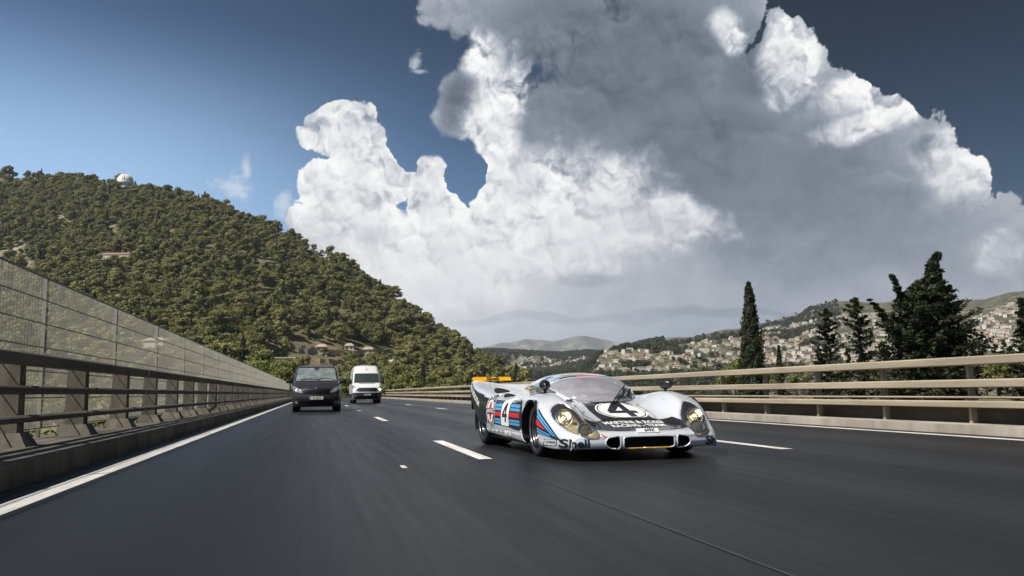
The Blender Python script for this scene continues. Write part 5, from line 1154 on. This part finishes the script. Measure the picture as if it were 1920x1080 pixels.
# ---- landmark buildings on the wooded hill
M_white = mat('white_paint', (.78,.77,.74), .6, var=.05); M_slit = mat('dome_slit', (.12,.12,.13), .6); M_stone = mat('stone', (.33,.29,.24), .9, var=.25, vscale=.8, bump=.5, bscale=3)
aD = az_of(235); rD = Dl(aD)+8; p = at_depth(235, 337.5, rD)
ob = thing('observatory', (p.x, p.y, p.z-2.0), -aD, label='white observatory dome on top of the wooded hill', category='observatory')
R0 = 9.6; prof = [(R0*1.0, -1.5)]+[(R0*cos(t), R0*sin(t)) for t in np.linspace(0, pi/2-.01, 14)]
MB().lathe(prof, n=40).build('dome', M_white, ob, True)
sl_ = MB(); 
for sx in (-1, 1): sl_.tube([(sx*1.1-2.5*cos(t)*1, -(R0+.12)*cos(t), (R0+.12)*sin(t)) for t in np.linspace(.05, 1.5, 14)], .2, 6)
sl_.build('slit_rail', M_slit, ob); MB().lathe([(0, -1.4), (R0+.8, -1.4), (R0+.8, -2.6), (R0-.5, -2.6), (R0-.5, -9)], n=40).build('drum', M_white, ob)
mb = MB(); [mb.box(((R0-.3)*sin(t), -(R0-.3)*cos(t), -5), (1.2, .8, 2.5), rot=Matrix.Rotation(t, 3, 'Z').to_quaternion()) for t in np.linspace(-1.2, 1.2, 7)]; mb.build('drum_window', M_slit, ob)
p = at_depth(57, 326, Dl(az_of(57))); t = thing('radio_mast', (p.x, p.y, p.z-14), 0, label='thin radio mast standing on the hill crest left of the dome', category='mast')
MB().tube([(0,0,0),(0,0,20)], [.22,.1], 6).build('pole', M_slit, t); MB().tube([(-1.2,0,17),(1.2,0,17)], .09, 5).build('antenna', M_slit, t)
def villa(name, P, rz, w, d, h, label, roofm=M_roof, terr=True):
    t = thing(name, P, rz, label=label, category='house')
    MB().box((0, 0, h/2-2), (w, d, h+4)).build('wall', M_hw[0], t)
    mb = MB(); b = mb.b; o = .6; e = [b.verts.new((sx*(w/2+o), sy*(d/2+o), h)) for sx, sy in ((-1,-1),(1,-1),(1,1),(-1,1))]; r1 = b.verts.new((-w/2+d*.3, 0, h+1.9)); r2 = b.verts.new((w/2-d*.3, 0, h+1.9))
    for f in ((e[0],e[1],r2,r1),(e[1],e[2],r2),(e[2],e[3],r1,r2),(e[3],e[0],r1),(e[3],e[2],e[1],e[0])): b.faces.new(f)
    mb.build('roof', roofm, t)
    n = int(w//3)
    for k in range(n):
        MB().box((-w/2+(k+.5)*w/n, -d/2-.03, 1.6), (1.1, .12, 1.5)).build('window', M_win, t)
    if terr:
        MB().box((0, -d/2-4, -1.6), (w+5, 8, 1.6), .05).build('terrace', M_hw[2], t)
        mb = MB(); [mb.box((-w/2-1+(k+.5)*(w+2)/6, -d/2-7.6, .5), (.5, .5, 2.6)) for k in range(6)]; mb.build('pergola_post', M_hw[2], t)
    return t
villa('hillside_house', P_house+Vector((0,0,3)), -.2, 26, 10, 5, 'long house with red tiled roof and terrace alone in the wooded hill')
villa('hillside_house', P_villa+Vector((0,0,2)), -.3, 12, 9, 6, 'small pink house seen through the left mesh screen', M_roof2, False)
t = thing('flat_roof_house', P_white+Vector((0,0,1.5)), -.15, label='low white flat-roofed building at the hill foot left of the black van', category='house')
MB().box((0,0,1.8),(19,7,6)).build('wall', M_white, t); MB().box((0,0,5.1),(20,8,.5),.05).build('roof', M_hw[2], t)
for k in range(6): MB().box((-7.8+k*3.1,-3.53,2.6),(2,.1,1.4)).build('window', M_win, t)
for i, (px, py, w, nm, lb) in enumerate(((603,664,7,'small ochre house','leftmost'),(655,662,6,'small cream house','middle'),(690,669,7,'low brick-coloured house','rightmost'))):
    p = hit(px, py, ('hill_left',)); 
    if p: villa('terrace_house', p+Vector((0,0,1.5)), -.1, w, 5, 3.0, f'{nm} on the rocky terrace above the vans, {lb} of the three', M_roof2, False)
# terrace walls of pale rock
for i, (xa, ya, xb, yb) in enumerate(((530,652,600,662),(560,664,660,668),(640,672,730,660),(600,684,700,690))):
    pts = [hit(xa+(xb-xa)*k/12, ya+(yb-ya)*k/12+(g.rand()-.5)*1.5, ('hill_left',)) for k in range(13)]; pts = [q for q in pts if q]
    mb = MB()
    for a, b_ in zip(pts, pts[1:]):
        h = 3.0+g.rand()*1.2; mb.hull([a+Vector((0,0,-2)), b_+Vector((0,0,-2)), a+Vector((0,-.4,h)), b_+Vector((0,-.4,h)), a+Vector((0,3,h)), b_+Vector((0,3,h)), a+Vector((0,4,-2)), b_+Vector((0,4,-2))])
    mb.build('terrace_wall', M_stone, None, label='pale stone terrace wall '+('left of the small houses above the black van','below the leftmost small house','above the white van, topmost at right','lowest on the slope, just above the van roofs')[i], category='wall')
# side road climbing the hill, with retaining walls
if len(RAMP) > 3:
    V = []; 
    for q in RAMP:
        V += [(q.x-4, q.y, q.z+.8), (q.x+4, q.y-2, q.z+.5)]
    link('slip_road', np_mesh('slip_road', V, [[2*i, 2*i+1, 2*i+3, 2*i+2] for i in range(len(RAMP)-1)], [mat('ramp_concrete', (.36,.34,.31), .9, var=.15, vscale=.2)], True), None, kind='structure')
if P_wall:
    for i, (dx, w, h, dz, lb) in enumerate(((0, 15, 7, 0, 'tall stone retaining wall beside the barrier right of the white van'), (-9, 9, 9, 3, 'upper dark stone retaining wall behind the tall one'), (-26, 18, 6, 1, 'long low stone retaining wall just right of the white van'))):
        t = thing('retaining_wall', P_wall+Vector((dx, 3+4*i, dz-2)), -.12, label=lb, category='wall')
        MB().box((0,0,h/2),(w,2.5,h)).build('wall_face', M_stone, t); MB().box((0,-.1,h+.25),(w+.5,3.1,.5),.04).build('coping', M_hw[2], t)
# ---- bright shrubs and pines just beyond the right barrier and at the hill foot
def tree_at(px, py, r, src, s, label, name='pine_tree', cat='pine tree', grp=None, zoff=0.0, stretch=1.0):
    p = at_depth(px, py, r); t = thing(name, (p.x, p.y, p.z+zoff), g.rand()*6, label=label, category=cat); 
    if grp: t['group'] = grp
    link('crown', src[0], t); link('trunk', src[1], t); t.scale = (s, s, s*stretch); return t
for i, (px, py, r, s) in enumerate(((734,739,150,.75),(750,738,140,.62),(765,736,150,.85),(778,735,160,.7),(724,728,210,1.0),(742,722,220,1.1),(755,716,230,1.0),(812,731,210,.9),(826,728,220,.7),(838,731,215,.6),(850,728,230,.75),(716,738,120,.5),(532,735,120,.8),(520,728,140,.95),(508,722,150,.9),(548,728,170,1.1),(492,716,170,1.2),(640,738,190,.9),(655,735,200,1.0),(646,742,150,.6))):
    lf = px < 700
    tree_at(px, py+6, r, BRIGHT[i % 2], s, 'bright yellow-green pine behind the black van and left screen end' if lf else 'bright yellow-green shrub behind the barrier right of the white van', 'pine_tree' if lf else 'shrub', 'pine tree' if lf else 'shrub', 'bright pines behind the vans' if lf else 'bright shrubs behind the right barrier', -2.2)
# ---- cypresses and conifers by the right-hand barrier
def layered(h, wfn, nb, nl, size, seed, top=(0, 0), z0=0.05):
    global rng; rng = np.random.RandomState(seed); out = []
    for i in range(nb):
        t = z0+(1-z0)*(i+rng.rand())/nb; L = float(wfn(t))*(.55+.6*rng.rand()); a = rng.rand()*2*pi; c0 = np.array([top[0]*t**2, top[1]*t**2, h*t])
        s = rng.rand(nl)**.7; rise = .38*L*(s**2.2)-.10*L*s; sp = (.045+.13*(1-s))*L+.04
        p = c0+np.stack([np.cos(a)*L*s, np.sin(a)*L*s, rise], -1)+rng.normal(size=(nl, 3))*sp[:, None]*np.array([.9, .9, .30])
        d = np.tile([0, 0, 1.], (nl, 1))+rng.normal(size=(nl, 3))*.7; out.append(leaves(p, d, size, .4))
    return np.concatenate(out)
def conifer(px, ybase, ytop, r, V_fn, label, name='conifer', cat='conifer', mt=None, extra=2.5):
    pt = at_depth(px, ytop, r); pb = at_depth(px, ybase, r); h = pt.z-pb.z+extra
    t = thing(name, (pb.x, pb.y, pb.z-extra), 0, label=label, category=cat)
    V = V_fn(h); link('crown', crown_mesh('crown', V, mt or M_cyp), t); link('trunk', trunk_mesh('trunk', h*.8, h*.016+.05, px, 0, .02), t); return t
I = np.interp
px2m = lambda p, r: p/FPX*r
conifer(1411, 690, 530, 62, lambda h: columnar(h, lambda t: I(t, [0,.1,.35,.6,.8,.95,1], [.7,.92,.85,.62,.38,.22,.03])*px2m(25, 62), 9000, .14, 51), 'tall slender dark cypress standing alone behind the right barrier', 'cypress', 'cypress')
conifer(1462, 690, 648, 80, lambda h: columnar(h, lambda t: I(t, [0,.2,.6,1], [.7,1,.8,.05])*px2m(7, 80), 1500, .14, 52), 'tiny dark cypress between the tall cypress and the ragged conifers', 'cypress', 'cypress')
rag = lambda W: (lambda t: I(t, [0,.15,.4,.6,.8,.93,1], [.8,1,.9,.85,.6,.42,.05])*W)
conifer(1551, 684, 580, 55, lambda h: layered(h, rag(px2m(30, 55)), 62, 90, .10, 53, (.1, 0)), 'ragged dark conifer with flat top, left one of the pair')
conifer(1614, 682, 558, 52, lambda h: layered(h, rag(px2m(38, 52)), 66, 95, .10, 54, (-.1, 0)), 'ragged pointed conifer between the flat-topped one and the giant')
def giant(h):
    w = lambda t: I(t, [0,.12,.35,.55,.66,.74,.85,1], [1,1.03,.98,.85,.62,.36,.16,.03])*px2m(86, 46)
    A = layered(h, w, 360, 130, .13, 55, (0, 0), .02)
    m = px2m(1, 46)
    B = layered(h*.86, lambda t: I(t, [.5,.8,1], [.5,.26,.03])*px2m(50,46), 40, 80, .10, 56, (-1.35*1.3, 0), .55)
    D = layered(h*.80, lambda t: I(t, [.5,.8,1], [.5,.28,.03])*px2m(50,46), 40, 80, .10, 57, (1.2*1.3, 0), .5)
    E = layered(h*.70, lambda t: I(t, [.4,.8,1], [.5,.26,.03])*px2m(50,46), 30, 80, .10, 58, (-2.4*1.25, 0), .45)
    A = A.copy(); A[:, 0] += .95*np.clip(A[:, 2]/h, 0, 1)**4; return np.concatenate([A, B, D, E])
conifer(1740, 676, 474, 46, giant, 'huge broad dark conifer with several pointed tops')
conifer(1925, 668, 560, 48, lambda h: layered(h, lambda t: I(t, [0,.4,.8,1], [1,.9,.5,.1])*px2m(30, 48), 80, 90, .11, 59), 'dark conifer cut off by the right edge of the view')
for i, (px, yt, r, w, lb) in enumerate(((1845,624,70,14,'tallest of the small dark conifers right of the giant'),(1827,640,66,10,'small dark conifer touching the giant on its right'),(1868,645,72,11,'small dark conifer left of the lowest bushes'),(1884,637,75,10,'narrow dark conifer near the right edge'),(1898,648,70,12,'low dark conifer beside the tree at the right edge'),(1660,640,60,12,'low conifer tucked against the left side of the giant'),(1536,650,70,8,'little conifer at the left foot of the flat-topped one'),(1590,655,66,10,'low dark conifer between the ragged pair'))):
    conifer(px, 680, yt, r, lambda h, w=w, r=r: layered(h, rag(px2m(w, r)), 34, 50, .10, 60+i), lb)
for i, (px, py, r, s) in enumerate(((1378,700,75,.36),(1392,698,78,.40),(1362,704,74,.30),(1440,706,80,.3),(1500,704,85,.34),(1575,700,70,.28),(1640,694,60,.28),(1850,682,60,.25),(1880,680,62,.25))):
    tree_at(px, py+10, r, BRIGHT[i % 2], s, 'low olive bush along the top of the right barrier', 'shrub', 'shrub', 'bushes behind the right barrier', -1.3)
# ------------------------------------------------------------------ thin summer haze over the valley
mh = bpy.data.materials.new('haze'); mh.use_nodes = True; t = NT(mh.node_tree); t.n.clear()
vp = t.new('ShaderNodeVolumePrincipled', {'Color': (.74,.84,1.0,1), 'Density': 5.6e-5, 'Anisotropy': .25}); o_ = t.n.new('ShaderNodeOutputMaterial'); t.l.new(vp.outputs[0], o_.inputs['Volume'])
MB().box((0, 3500, 255), (22000, 18000, 680)).build('haze', mh, None, kind='stuff')
